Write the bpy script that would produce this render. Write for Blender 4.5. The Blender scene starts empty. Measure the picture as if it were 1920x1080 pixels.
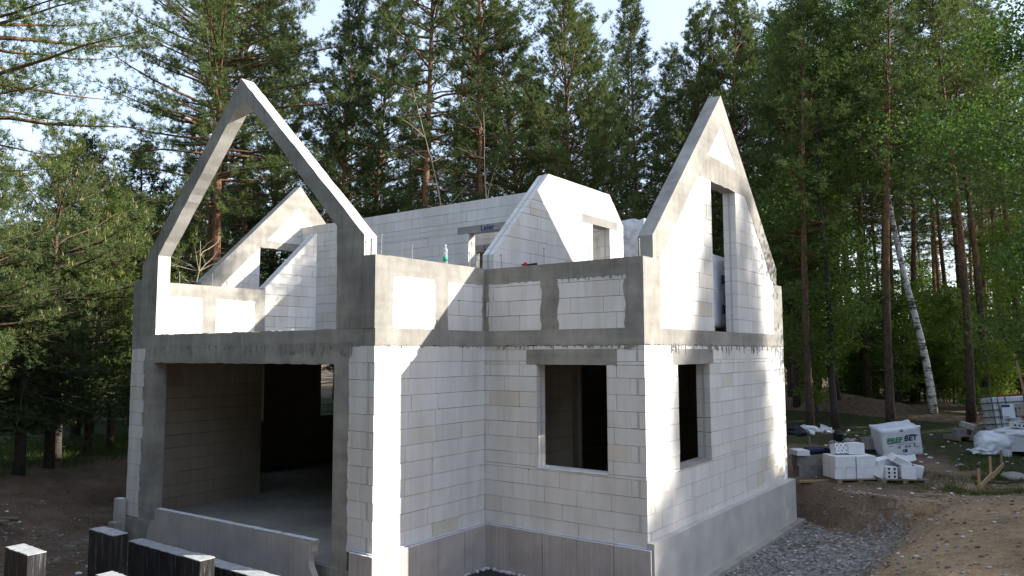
import bpy, bmesh, math, random
import numpy as np
from mathutils import Vector, Matrix, Euler

SC = bpy.context.scene
COL = SC.collection
RND = random.Random(7)
rad = math.radians

# ------------------------------------------------------------------ camera
CAM = Vector((14.643, -7.421, 2.806))
YAW, PITCH, ROLL, FPX = 0.6351, 0.0859, -0.0036, 1411.1
fw = Vector((-math.sin(YAW)*math.cos(PITCH), math.cos(YAW)*math.cos(PITCH), math.sin(PITCH)))
r0 = Vector((math.cos(YAW), math.sin(YAW), 0)); u0 = r0.cross(fw)
rt = r0*math.cos(ROLL) + u0*math.sin(ROLL); up = -r0*math.sin(ROLL) + u0*math.cos(ROLL)
cd = bpy.data.cameras.new('camera'); cam = bpy.data.objects.new('camera', cd); COL.objects.link(cam)
cd.sensor_width = 36; cd.lens = FPX*36/1920; cd.clip_start = .1; cd.clip_end = 3000
m3 = Matrix((rt, up, -fw)).transposed(); cam.matrix_world = Matrix.Translation(CAM) @ m3.to_4x4()
SC.camera = cam
# ------------------------------------------------------------------ sky, sun, exposure
SUN = Vector((2.945, 1.967, 1.72)).normalized()
w = bpy.data.worlds.new('World'); SC.world = w; w.use_nodes = True
nt = w.node_tree; bg = nt.nodes['Background']
sky = nt.nodes.new('ShaderNodeTexSky'); sky.sky_type = 'NISHITA'; sky.sun_disc = False
sky.sun_elevation = math.asin(SUN.z); sky.sun_rotation = math.atan2(SUN.x, SUN.y)
sky.air_density = 1.0; sky.dust_density = 1.5; sky.ozone_density = 1.0
vc = nt.nodes.new('ShaderNodeTexCoord'); vn = nt.nodes.new('ShaderNodeTexNoise'); vn.inputs['Scale'].default_value = 2.2; vn.inputs['Detail'].default_value = 6
nt.links.new(vc.outputs['Generated'], vn.inputs['Vector'])
vr = nt.nodes.new('ShaderNodeMapRange'); vr.inputs[1].default_value = .3; vr.inputs[2].default_value = .7; vr.inputs[3].default_value = .42; vr.inputs[4].default_value = .72
nt.links.new(vn.outputs['Fac'], vr.inputs[0])
vm = nt.nodes.new('ShaderNodeMix'); vm.data_type = 'RGBA'; vm.inputs[7].default_value = (2.65, 3.0, 3.75, 1)      # thin high cloud over the whole sky
nt.links.new(vr.outputs[0], vm.inputs[0]); nt.links.new(sky.outputs[0], vm.inputs[6]); nt.links.new(vm.outputs[2], bg.inputs[0]); bg.inputs[1].default_value = 0.15
sl = bpy.data.lights.new('sun', 'SUN'); sl.energy = 4.4; sl.angle = rad(.53); sl.color = (1, .93, .82)
so = bpy.data.objects.new('sun', sl); COL.objects.link(so)
so.rotation_euler = (-SUN).to_track_quat('-Z', 'Y').to_euler(); so.location = (60, 40, 50)
SC.view_settings.view_transform = 'Standard'; SC.view_settings.look = 'None'
SC.view_settings.exposure = 1.42; SC.view_settings.gamma = 1
SC.cycles.max_bounces = 8; SC.cycles.transparent_max_bounces = 8

# ------------------------------------------------------------------ materials
def mat(name, rough=.9):
    m = bpy.data.materials.new(name); m.use_nodes = True
    n = m.node_tree.nodes; b = n['Principled BSDF']; b.inputs['Roughness'].default_value = rough
    b.inputs['Specular IOR Level'].default_value = .25
    return m, n, m.node_tree.links, b
def node(n, typ, **kw):
    x = n.new(typ)
    for k, v in kw.items():
        if k in x.inputs: x.inputs[k].default_value = v
        else: setattr(x, k, v)
    return x
def coords(n, l, scale=(1, 1, 1), space='pos'):
    if space == 'pos': g = n.new('ShaderNodeNewGeometry').outputs['Position']
    else: g = n.new('ShaderNodeTexCoord').outputs['Object']
    mp = n.new('ShaderNodeMapping'); mp.inputs['Scale'].default_value = scale
    l.new(g, mp.inputs['Vector']); return mp.outputs[0]
def noise(n, l, vec, scale, detail=5, rough=.6):
    x = node(n, 'ShaderNodeTexNoise', Scale=scale, Detail=detail, Roughness=rough); l.new(vec, x.inputs['Vector']); return x.outputs['Fac']
def ramp(n, l, fac, stops):
    r = n.new('ShaderNodeValToRGB'); e = r.color_ramp.elements
    e[0].position, e[0].color = stops[0][0], (*stops[0][1], 1); e[1].position, e[1].color = stops[-1][0], (*stops[-1][1], 1)
    for p, c in stops[1:-1]: k = e.new(p); k.color = (*c, 1)
    l.new(fac, r.inputs[0]); return r.outputs[0]
def mix(n, l, fac, a, b, mode='MIX'):
    x = n.new('ShaderNodeMix'); x.data_type = 'RGBA'; x.blend_type = mode
    for s, v in ((x.inputs[0], fac), (x.inputs[6], a), (x.inputs[7], b)):
        if isinstance(v, (int, float)): s.default_value = v
        elif isinstance(v, tuple): s.default_value = (*v, 1)
        else: l.new(v, s)
    return x.outputs[2]
def bump(n, l, b, h, strength=.3, dist=.01):
    x = node(n, 'ShaderNodeBump', Strength=strength, Distance=dist); l.new(h, x.inputs['Height']); l.new(x.outputs[0], b.inputs['Normal'])
def math_(n, l, op, a, b=0.):
    x = n.new('ShaderNodeMath'); x.operation = op
    for s, v in ((x.inputs[0], a), (x.inputs[1], b)):
        if isinstance(v, (int, float)): s.default_value = v
        else: l.new(v, s)
    return x.outputs[0]
def plain(name, col, rough=.6, var=.12, scale=8., metal=0., bmp=.1):
    m, n, l, b = mat(name, rough); v = coords(n, l)
    f = noise(n, l, v, scale)
    c = ramp(n, l, f, [(.3, tuple(x*(1-var) for x in col)), (.7, tuple(min(1, x*(1+var)) for x in col))])
    l.new(c, b.inputs['Base Color']); b.inputs['Metallic'].default_value = metal
    if bmp: bump(n, l, b, noise(n, l, v, scale*9, 3), bmp, .004)
    return m

def m_aac(name='aerated_concrete', k=(1, 1, 1)):
    m, n, l, b = mat(name, .95); v = coords(n, l)
    oi = n.new('ShaderNodeObjectInfo'); ge = n.new('ShaderNodeNewGeometry')
    f = math_(n, l, 'FRACT', math_(n, l, 'ADD', oi.outputs['Random'], ge.outputs['Random Per Island']))
    c = ramp(n, l, f, [(0, (.655, .65, .64)), (.5, (.69, .69, .685)), (.88, (.71, .71, .71)), (.96, (.66, .64, .60)), (1, (.60, .565, .50))])
    st = ramp(n, l, noise(n, l, coords(n, l, (1.2, 1.2, .5)), 1.6, 6), [(.35, (.86, .84, .80)), (.6, (1, 1, 1))])
    c = mix(n, l, .8, c, st, 'MULTIPLY')
    sp = ramp(n, l, noise(n, l, v, 26, 3, .7), [(.27, (.72, .69, .64)), (.37, (1, 1, 1))])
    c = mix(n, l, .6, c, sp, 'MULTIPLY')
    bd = ramp(n, l, noise(n, l, coords(n, l, (7, 7, .25)), 1., 2, .5), [(.38, (.90, .895, .885)), (.62, (1, 1, 1))]); c = mix(n, l, .8, c, bd, 'MULTIPLY')
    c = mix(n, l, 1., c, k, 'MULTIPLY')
    l.new(c, b.inputs['Base Color']); bump(n, l, b, noise(n, l, v, 90, 4), .25, .003); return m
def m_concrete(name, lo, hi, streak=.5):
    m, n, l, b = mat(name, .88); v = coords(n, l)
    a = noise(n, l, v, 1.9, 9, .68); s = noise(n, l, coords(n, l, (5, 5, .5)), 1.5, 6, .7)
    hz = node(n, 'ShaderNodeTexNoise', Scale=1., Detail=3.); l.new(coords(n, l, (.25, .25, 7.)), hz.inputs['Vector'])
    a = math_(n, l, 'ADD', math_(n, l, 'MULTIPLY', a, .72), math_(n, l, 'MULTIPLY', hz.outputs['Fac'], .28))
    f = math_(n, l, 'ADD', math_(n, l, 'MULTIPLY', a, 1-streak), math_(n, l, 'MULTIPLY', s, streak))
    mid = tuple((x+y)/2 for x, y in zip(lo, hi))
    c = ramp(n, l, f, [(.36, lo), (.5, mid), (.63, hi)])
    pit = ramp(n, l, noise(n, l, v, 34, 2, .5), [(.24, (.45, .44, .42)), (.31, (1, 1, 1))])
    c = mix(n, l, .7, c, pit, 'MULTIPLY')
    pat = ramp(n, l, noise(n, l, v, .8, 3), [(.42, (.80, .80, .80)), (.62, (1.08, 1.07, 1.04))])
    c = mix(n, l, .9, c, pat, 'MULTIPLY')
    l.new(c, b.inputs['Base Color'])
    h = math_(n, l, 'ADD', noise(n, l, v, 22, 6, .7), math_(n, l, 'MULTIPLY', s, .8)); bump(n, l, b, h, .35, .012); return m
def m_xps():
    m, n, l, b = mat('insulation_board', .85); v = coords(n, l)
    s = noise(n, l, coords(n, l, (30, 30, .35)), 1.2, 3)
    c = ramp(n, l, s, [(.3, (.37, .34, .325)), (.7, (.48, .445, .43))])
    c = mix(n, l, .5, c, ramp(n, l, noise(n, l, v, 2.2, 5), [(.4, (.72, .70, .70)), (.6, (1, 1, 1))]), 'MULTIPLY')
    l.new(c, b.inputs['Base Color']); bump(n, l, b, s, .25, .004); return m
def m_render():
    m, n, l, b = mat('plinth_render', .9); v = coords(n, l)
    c = ramp(n, l, noise(n, l, v, 1.8, 7), [(.3, (.36, .355, .345)), (.7, (.50, .49, .475))])
    l.new(c, b.inputs['Base Color']); bump(n, l, b, noise(n, l, v, 30, 5), .3, .006); return m
def m_bitumen():
    m, n, l, b = mat('bitumen_coating', .55); v = coords(n, l)
    s = noise(n, l, coords(n, l, (14, 14, .9)), 2., 5, .7)
    c = ramp(n, l, s, [(.44, (.010, .010, .011)), (.56, (.028, .028, .031)), (.72, (.17, .17, .18))])
    l.new(c, b.inputs['Base Color']); bump(n, l, b, noise(n, l, v, 25), .4, .006); return m
def m_ground():
    m, n, l, b = mat('soil', .97); v = coords(n, l)
    at = n.new('ShaderNodeVertexColor'); at.layer_name = 'zone'
    sp = n.new('ShaderNodeSeparateColor'); l.new(at.outputs[0], sp.inputs[0])
    n1 = noise(n, l, v, .9, 8, .68); n2 = noise(n, l, v, 7, 6, .7); n3 = noise(n, l, v, 45, 3, .7)
    soil = ramp(n, l, n1, [(.3, (.10, .070, .050)), (.5, (.19, .136, .097)), (.7, (.28, .21, .152))])
    sand = ramp(n, l, n2, [(.3, (.26, .19, .115)), (.7, (.42, .32, .21))])
    sand = mix(n, l, .9, sand, ramp(n, l, n1, [(.32, (.55, .52, .48)), (.55, (1.05, 1.03, 1.0))]), 'MULTIPLY')
    vor = node(n, 'ShaderNodeTexVoronoi', Scale=22.); l.new(v, vor.inputs['Vector'])
    grav = ramp(n, l, vor.outputs['Color'], [(.15, (.11, .108, .105)), (.5, (.25, .248, .245)), (.85, (.42, .415, .41))])
    grs = ramp(n, l, n2, [(.3, (.022, .032, .010)), (.7, (.055, .075, .02))])
    litter = ramp(n, l, n2, [(.3, (.03, .022, .014)), (.7, (.085, .062, .038))])
    def fac(ch, k=.75): 
        a = math_(n, l, 'ADD', sp.outputs[ch], math_(n, l, 'MULTIPLY', math_(n, l, 'SUBTRACT', n2, .5), k*1.6))
        a = math_(n, l, 'ADD', a, math_(n, l, 'MULTIPLY', math_(n, l, 'SUBTRACT', n1, .5), k*1.2))
        r = node(n, 'ShaderNodeMapRange'); l.new(a, r.inputs[0]); r.inputs[1].default_value = .4; r.inputs[2].default_value = .62; return r.outputs[0]
    c = mix(n, l, fac('Blue', .5), soil, mix(n, l, fac('Blue', .9), litter, grs))
    c = mix(n, l, fac('Green', 1.15), c, sand); c = mix(n, l, fac('Red'), c, grav)
    spk = ramp(n, l, n3, [(.3, (.55, .53, .5)), (.6, (1.1, 1.1, 1.1))]); c = mix(n, l, .8, c, spk, 'MULTIPLY')
    l.new(c, b.inputs['Base Color'])
    h = math_(n, l, 'ADD', math_(n, l, 'MULTIPLY', n2, 1.2), math_(n, l, 'ADD', math_(n, l, 'MULTIPLY', n3, .4), math_(n, l, 'MULTIPLY', vor.outputs['Distance'], .3)))
    bump(n, l, b, h, 1., .09); return m
def m_leaf(name, c0, c1, trans=.3, rough=.6):
    m, n, l, b = mat(name, rough); v = coords(n, l)
    oi = n.new('ShaderNodeObjectInfo'); ge = n.new('ShaderNodeNewGeometry')
    f = math_(n, l, 'ADD', math_(n, l, 'MULTIPLY', oi.outputs['Random'], .3), math_(n, l, 'ADD', math_(n, l, 'MULTIPLY', ge.outputs['Random Per Island'], .35), math_(n, l, 'MULTIPLY', noise(n, l, v, .8, 3), .5)))
    c = ramp(n, l, f, [(.25, c0), (.85, c1)]); l.new(c, b.inputs['Base Color'])
    b.inputs['Specular IOR Level'].default_value = .08
    t = n.new('ShaderNodeBsdfTranslucent'); l.new(mix(n, l, 1., c, (1.25, 1.35, .7), 'MULTIPLY'), t.inputs[0])
    ms = n.new('ShaderNodeMixShader'); ms.inputs[0].default_value = trans
    l.new(b.outputs[0], ms.inputs[1]); l.new(t.outputs[0], ms.inputs[2]); l.new(ms.outputs[0], n['Material Output'].inputs[0]); return m
def m_pinebark(name='pine_bark', up_=14.):
    m, n, l, b = mat(name, .95); v = coords(n, l, (1, 1, .35), 'obj')
    s = n.new('ShaderNodeSeparateXYZ'); tc = n.new('ShaderNodeTexCoord'); l.new(tc.outputs['Object'], s.inputs[0])
    h = math_(n, l, 'ADD', math_(n, l, 'DIVIDE', s.outputs[2], up_), math_(n, l, 'MULTIPLY', math_(n, l, 'SUBTRACT', noise(n, l, v, 1.2), .5), .6))
    c = ramp(n, l, h, [(.12, (.075, .055, .042)), (.45, (.105, .07, .048)), (.68, (.20, .108, .058)), (.9, (.18, .105, .062))])
    d = ramp(n, l, noise(n, l, v, 14, 5, .7), [(.35, (.35, .33, .32)), (.6, (1.1, 1.1, 1.1))])
    l.new(mix(n, l, .9, c, d, 'MULTIPLY'), b.inputs['Base Color']); bump(n, l, b, noise(n, l, v, 14, 5, .7), .8, .03); return m
def m_birchbark():
    m, n, l, b = mat('birch_bark', .8)
    a = noise(n, l, coords(n, l, (3, 3, 16), 'obj'), 1.3, 4, .7); c2 = noise(n, l, coords(n, l, (1, 1, 1.3), 'obj'), 3.2, 4, .7)
    c = ramp(n, l, math_(n, l, 'ADD', math_(n, l, 'MULTIPLY', a, .5), math_(n, l, 'MULTIPLY', c2, .5)), [(.40, (.035, .03, .028)), (.465, (.18, .17, .16)), (.50, (.62, .60, .57)), (.8, (.72, .70, .67))])
    l.new(c, b.inputs['Base Color']); return m

AAC = m_aac('aerated_concrete', (.96, .95, .935)); AACI = m_aac('inner_block', (.48, .41, .335))  # inner walls: browner copy of the block, room shade partly put into its colour
CON = m_concrete('concrete', (.20, .19, .172), (.39, .375, .345), .25)
COND = m_concrete('formed_concrete', (.17, .16, .143), (.36, .34, .305), .4)
CONL = m_concrete('precast_concrete', (.24, .23, .22), (.34, .33, .315), .3)
TROWLIT = m_concrete('sunlit_trowelled_concrete', (.40, .39, .37), (.56, .55, .53), .2)  # pale trowelled top, with sunlight on the frame edges put into the colour
SLAB = m_concrete('screed', (.30, .29, .27), (.42, .41, .385), .1)
XPS = m_xps(); REN = m_render(); BIT = m_bitumen(); SOIL = m_ground()
XPSW = plain('cut_edge', (.62, .63, .66), .8, .1, 12)
PILTOP = plain('weathered_cap', (.34, .35, .36), .9, .25, 9)
NEED = m_leaf('pine_needles', (0.044, 0.078, 0.034), (0.140, 0.172, 0.064), .25)
NEEDY = m_leaf('sunny_needles', (0.048, 0.083, 0.025), (0.150, 0.188, 0.050), .25)
NEEDD = m_leaf('spruce_needles', (0.029, 0.050, 0.022), (0.090, 0.120, 0.043), .22)
CANDLE = m_leaf('new_shoots', (.20, .19, .07), (.36, .31, .14), .25)
BIRCHL = m_leaf('birch_leaves', (0.043, 0.086, 0.026), (0.114, 0.180, 0.048), .36)
SHRUBL = m_leaf('shrub_leaves', (0.046, 0.094, 0.023), (0.161, 0.230, 0.048), .42)
GRASSM = m_leaf('grass_blades', (.028, .05, .012), (.09, .125, .03), .3)
PBARK = m_pinebark(); OBARK = m_pinebark('orange_pine_bark', 8.); BBARK = m_birchbark()
DBARK = plain('dark_bark', (.05, .042, .036), .95, .35, 12, bmp=.6)
DEADW = plain('dead_wood', (.17, .13, .10), .9, .3, 6)
WOOD = plain('raw_timber', (.36, .25, .135), .8, .2, 14)
WOODG = plain('grey_timber', (.20, .165, .13), .85, .25, 14)
SILI = plain('silicate_white', (.62, .64, .67), .9, .08, 10)
BLKG = plain('grey_block', (.20, .195, .185), .95, .25, 9)
CAGE = plain('cage_steel', (.10, .105, .11), .5, .2, 20, .3, 0)
STEEL = plain('galvanised_steel', (.42, .43, .45), .4, .15, 20, .8, 0)
RUST = plain('rod_steel', (.30, .29, .29), .5, .2, 30, .5, 0)
FOIL = plain('white_film', (.62, .66, .72), .3, .12, 5, bmp=.3)
FOILC = plain('clear_film', (.40, .43, .48), .18, .35, 6, bmp=.5)
TANK = plain('tank_plastic', (.66, .70, .74), .4, .05, 4, bmp=0)
DARK = plain('black_plastic', (.012, .012, .02), .45, .2, 10, bmp=0)
ROLL_ = plain('dark_blue_roll', (.015, .017, .05), .5, .2, 10)
RED = plain('red_plastic', (.42, .02, .03), .4, .1, 10, bmp=0)
BLUE = plain('blue_ink', (.03, .06, .16), .8, .1, 10, bmp=0)
NAVY = plain('navy_print', (.02, .025, .09), .5, .1, 10, bmp=0)
GREENP = plain('green_print', (.03, .22, .13), .5, .1, 10, bmp=0)
GREYP = plain('grey_print', (.20, .23, .28), .5, .1, 10, bmp=0)
TAN = plain('tan_plate', (.30, .27, .22), .6, .1, 10, bmp=0)
PAPER = plain('paper_label', (.70, .76, .86), .6, .04, 10, bmp=0)
BOTG = plain('green_label', (.02, .36, .18), .4, .05, 10, bmp=0)
STONE = plain('stone', (.28, .275, .27), .95, .35, 5, bmp=.5)
HOLE = plain('hole_inside', (.10, .10, .105), .95, .1, 10, bmp=0)
def m_peb():
    m, n, l, b = mat('pebble', .95); ge = n.new('ShaderNodeNewGeometry'); c = ramp(n, l, ge.outputs['Random Per Island'], [(0, (.13, .12, .11)), (.5, (.25, .245, .24)), (.8, (.33, .31, .28)), (1, (.46, .455, .45))]); l.new(c, b.inputs['Base Color']); return m
PEB = m_peb()
def m_glass():
    m, n, l, b = mat('clear_bottle', .08); b.inputs['Base Color'].default_value = (.88, .92, .92, 1)
    b.inputs['Transmission Weight'].default_value = .75; b.inputs['IOR'].default_value = 1.3; return m
BOT = m_glass()

# ------------------------------------------------------------------ object helpers
ORG = {}
def tag(o, label, cat, group=None, kind=None):
    if label: o['label'] = label
    if cat: o['category'] = cat
    if group: o['group'] = group
    if kind: o['kind'] = kind
    return o
def empty(name, loc, label=None, cat=None, group=None):
    o = bpy.data.objects.new(name, None); o.location = loc; COL.objects.link(o); o.empty_display_size = .2
    ORG[o] = Vector(loc); return tag(o, label, cat, group)
def link(name, me, parent=None, loc=(0, 0, 0)):
    """me holds coordinates relative to loc (world); parent offsets are taken out"""
    o = bpy.data.objects.new(name, me); COL.objects.link(o); loc = Vector(loc); ORG[o] = loc
    if parent is not None: o.parent = parent; o.location = loc - ORG[parent]
    else: o.location = loc
    return o
class MB:
    def __init__(s): s.v = []; s.f = []; s.m = []; s.mi = 0
    def add(s, vs, fs):
        k = len(s.v); s.v += [tuple(x) for x in vs]; s.f += [tuple(i+k for i in f) for f in fs]; s.m += [s.mi]*len(fs); return s
    def box(s, a, b, M=None, jit=0.):
        (x0, y0, z0), (x1, y1, z1) = a, b
        vs = [Vector((x, y, z)) for z in (z0, z1) for y in (y0, y1) for x in (x0, x1)]
        if jit: vs = [v + Vector((RND.uniform(-jit, jit), RND.uniform(-jit, jit), RND.uniform(-jit, jit))) for v in vs]
        if M is not None: vs = [M @ v for v in vs]
        return s.add(vs, [(0, 2, 3, 1), (4, 5, 7, 6), (0, 1, 5, 4), (2, 6, 7, 3), (0, 4, 6, 2), (1, 3, 7, 5)])
    def prism(s, poly, plane, d0, d1, jit=0.):
        n = len(poly); P = (lambda u, d, z: (d, u, z)) if plane == 'x' else (lambda u, d, z: (u, d, z))
        A = sum(poly[i][0]*poly[(i+1) % n][1]-poly[(i+1) % n][0]*poly[i][1] for i in range(n))
        if (A > 0) != (plane == 'x'): poly = poly[::-1]
        J = lambda: RND.uniform(-jit, jit) if jit else 0
        vs = [P(u+J(), d0+J(), z+J()) for u, z in poly]+[P(u+J(), d1+J(), z+J()) for u, z in poly]
        fs = [tuple(range(n))[::-1], tuple(range(n, 2*n))]+[(i, (i+1) % n, n+(i+1) % n, n+i) for i in range(n)]
        return s.add(vs, fs)
    def tube(s, pts, radii, sides=6, cap=True):
        pts = [Vector(p) for p in pts]; k0 = len(s.v); vs = []; fs = []
        for i, p in enumerate(pts):
            d = (pts[min(i+1, len(pts)-1)]-pts[max(i-1, 0)]).normalized()
            a = d.orthogonal().normalized() if abs(d.z) > .9 else d.cross(Vector((0, 0, 1))).normalized()
            if abs(d.z) > .9: a = (Vector((1, 0, 0))-d*d.x).normalized()
            b = d.cross(a)
            r = radii[i] if not isinstance(radii, (int, float)) else radii
            for j in range(sides):
                t = 2*math.pi*j/sides; vs.append(p+a*(r*math.cos(t))+b*(r*math.sin(t)))
        for i in range(len(pts)-1):
            for j in range(sides): fs.append((i*sides+j, i*sides+(j+1) % sides, (i+1)*sides+(j+1) % sides, (i+1)*sides+j))
        if cap: fs.append(tuple(range(sides))[::-1]); fs.append(tuple((len(pts)-1)*sides+j for j in range(sides)))
        return s.add(vs, fs)
    def lathe(s, prof, c, sides=16):
        vs = []; fs = []
        for r, z in prof:
            for j in range(sides): t = 2*math.pi*j/sides; vs.append((c[0]+r*math.cos(t), c[1]+r*math.sin(t), c[2]+z))
        for i in range(len(prof)-1):
            for j in range(sides): fs.append((i*sides+j, i*sides+(j+1) % sides, (i+1)*sides+(j+1) % sides, (i+1)*sides+j))
        fs.append(tuple(range(sides))[::-1]); fs.append(tuple((len(prof)-1)*sides+j for j in range(sides)))
        return s.add(vs, fs)
    def mesh(s, name, mats, org=(0, 0, 0), smooth=False):
        me = bpy.data.meshes.new(name); o = Vector(org)
        me.from_pydata([tuple(Vector(v)-o) for v in s.v], [], s.f)
        for m in (mats if isinstance(mats, (list, tuple)) else [mats]): me.materials.append(m)
        if any(s.m): me.polygons.foreach_set('material_index', s.m)
        if smooth: me.polygons.foreach_set('use_smooth', [True]*len(s.f))
        me.update(); return me
    def build(s, name, mats, parent=None, smooth=False, org=None):
        if org is None:
            vs = np.array([tuple(v) for v in s.v]); lo, hi = vs.min(0), vs.max(0); org = ((lo[0]+hi[0])/2, (lo[1]+hi[1])/2, lo[2])
        return link(name, s.mesh(name, mats, org, smooth), parent, org)
def copy_tree(root, loc, rz=0., sc=1., label=None, group=None, szs=None):
    r = root.copy(); COL.objects.link(r); r.location = loc; r.rotation_euler = (root.rotation_euler.x, root.rotation_euler.y, rz)
    r.scale = szs or (sc, sc, sc); ORG[r] = Vector(loc)
    if label: r['label'] = label
    if group: r['group'] = group
    for ch in root.children:
        c = ch.copy(); COL.objects.link(c); c.parent = r; c.matrix_parent_inverse = Matrix()
        for g in ch.children:
            k = g.copy(); COL.objects.link(k); k.parent = c
    return r
def at(px, depth):
    p = CAM + Vector((-math.sin(YAW), math.cos(YAW), 0))*depth + r0*((px-960)/FPX*depth); return p.x, p.y

# ------------------------------------------------------------------ ground
A_, B_, C_, D_ = 6.764, 2.495, 9.709, 9.091
Z1, Z2, Z3, PC = 2.916, 3.165, 4.212, .243
XL = -2.69
RECTS = [(0, 0, A_, D_), (XL, B_, C_, D_)]
def vnoise(x, y, s, seed=0):
    x = np.asarray(x)*s; y = np.asarray(y)*s; xi = np.floor(x).astype(int); yi = np.floor(y).astype(int); fx = x-xi; fy = y-yi
    h = lambda a, b: np.modf(np.abs(np.sin(a*127.1+b*311.7+seed*74.7)*43758.5453))[0]
    fx = fx*fx*(3-2*fx); fy = fy*fy*(3-2*fy)
    return (h(xi, yi)*(1-fx)+h(xi+1, yi)*fx)*(1-fy)+(h(xi, yi+1)*(1-fx)+h(xi+1, yi+1)*fx)*fy-.5
def sstep(a, b, x): t = np.clip((x-a)/(b-a), 0, 1); return t*t*(3-2*t)
def fbm(x, y, s, seed=0): return vnoise(x, y, s, seed)+.5*vnoise(x, y, s*2.1, seed+1)+.25*vnoise(x, y, s*4.3, seed+2)
def house_dist(x, y):
    d = None
    for a, b, c, e in RECTS:
        dx = np.maximum(np.maximum(a-x, x-c), 0); dy = np.maximum(np.maximum(b-y, y-e), 0); k = np.hypot(dx, dy)
        d = k if d is None else np.minimum(d, k)
    return d
def gz(x, y):
    x = np.asarray(x, float); y = np.asarray(y, float)
    nat = np.clip(-.07+.06*(y-11.0), -.12, .75)
    nat = nat+.10*fbm(x, y, .35, 3)+.05*fbm(x, y, 1.3, 8)
    nat = nat+.75*np.exp(-(((x-7.6)/3.2)**2+((y-21.5)/1.6)**2))                      # spoil mound
    nat = nat+.55*np.exp(-(((x-14.3)/1.5)**2+((y-6.5)/4.2)**2))                      # sand bank on the right
    d = house_dist(x, y)+.35*fbm(x, y, .8, 5)
    back = sstep(8.6, 9.4, y); right = sstep(9.7, 10.4, x)*(1-back)
    w0 = .55*back+1.7*right+.8*(1-back-right); w1 = 1.05*back+3.2*right+5.0*(1-back-right)
    k = sstep(0, 1, (d-w0)/(w1-w0))
    low = -.80+.05*fbm(x, y, 1.1, 11)+.03*vnoise(x, y, 4.5, 12)
    low = low+.03*vnoise(x, y, 9, 13)
    nat = nat+.035*vnoise(x, y, 3.1, 15)+.02*vnoise(x, y, 6.5, 16)
    return low*(1-k)+nat*k
def g1(x, y): return float(gz(x, y))
def axis(a, b, st, lo, hi):
    c = list(np.arange(a, b+1e-6, st)); s = st; x = a; L = []
    while x > lo: s *= 1.22; x -= s; L.append(x)
    s = st; x = b; R = []
    while x < hi: s *= 1.22; x += s; R.append(x)
    return np.array(L[::-1]+c+R)
gx = axis(-13, 18, .17, -900, 900); gy = axis(-6.5, 26, .17, -900, 1100)
GX, GY = np.meshgrid(gx, gy); GZ = gz(GX, GY); nx, ny = len(gx), len(gy)
me = bpy.data.meshes.new('ground')
idx = np.arange(nx*ny).reshape(ny, nx)
q = np.stack([idx[:-1, :-1], idx[:-1, 1:], idx[1:, 1:], idx[1:, :-1]], -1).reshape(-1, 4)
me.vertices.add(nx*ny); me.vertices.foreach_set('co', np.stack([GX, GY, GZ], -1).reshape(-1))
me.loops.add(q.size); me.loops.foreach_set('vertex_index', q.reshape(-1)); me.polygons.add(len(q))
me.polygons.foreach_set('loop_start', np.arange(0, q.size, 4)); me.update(); me.validate()
me.polygons.foreach_set('use_smooth', np.ones(len(q), bool)); me.materials.append(SOIL)
hd = house_dist(GX, GY)
grav = sstep(9.2, 10., GX)*(1-sstep(1.8, 3.4, hd))*sstep(0, 1.2, 9.6-GY)*.66+.45*np.exp(-(((GX+.6)/1.8)**2+((GY+.3)/1.2)**2))
sandm = np.clip(.54*sstep(11.2, 12.6, GX)*(1-sstep(11, 13.5, GY))+.36*sstep(9.9, 11, GX)*(1-sstep(8, 10.5, GY)), 0, 1)*(1-.5*grav)
grass = np.clip(.85*sstep(4.0, 6.5, hd)*(1-sstep(11.8, 12.6, GX)*(1-sstep(12, 14, GY)))+.35*sstep(11.8, 13, GX)*sstep(10.5, 13, GY), 0, 1)
grass = np.where((GX > 8) & (GY > 10) & (GY < 19), grass*.62+.12, grass)
grass = np.where(GY > 20, .46, grass)
zc = np.stack([grav, sandm, grass, np.ones_like(grav)], -1).reshape(-1)
ca = me.color_attributes.new('zone', 'FLOAT_COLOR', 'POINT'); ca.data.foreach_set('color', zc.astype(np.float32))
gr = link('ground', me); tag(gr, 'bare churned soil, sand and gravel around the house running into the forest floor', 'ground', kind='structure')

# ------------------------------------------------------------------ house
HOUSE = empty('house', (3.5, 4.5, -.8), 'unfinished white block house shell without a roof, pale gables and concrete frames', 'house')
def clip_half(poly, a, b, c):
    out = []; n = len(poly)
    for i in range(n):
        p, r = poly[i], poly[(i+1) % n]; dp = a*p[0]+b*p[1]-c; dr = a*r[0]+b*r[1]-c
        if dp <= 0: out.append(p)
        if (dp < 0 < dr) or (dr < 0 < dp): t = dp/(dp-dr); out.append((p[0]+t*(r[0]-p[0]), p[1]+t*(r[1]-p[1])))
    return out
def area(poly): return .5*sum(poly[i][0]*poly[(i+1) % len(poly)][1]-poly[(i+1) % len(poly)][0]*poly[i][1] for i in range(len(poly)))
def shrink(poly, s):
    if area(poly) < 0: poly = poly[::-1]
    out = []; n = len(poly)
    for i in range(n):
        p0, p1, p2 = Vector(poly[i-1]), Vector(poly[i]), Vector(poly[(i+1) % n])
        e1, e2 = (p1-p0), (p2-p1)
        if e1.length < 1e-5 or e2.length < 1e-5: continue
        e1.normalize(); e2.normalize(); n1, n2 = Vector((-e1.y, e1.x)), Vector((-e2.y, e2.x))
        b = n1+n2; dd = 1+n1.dot(n2)
        if dd < .15: out.append(tuple(p1)); continue
        out.append(tuple(p1+b*(s/dd)))
    return out
BLOCKS = []
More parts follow.
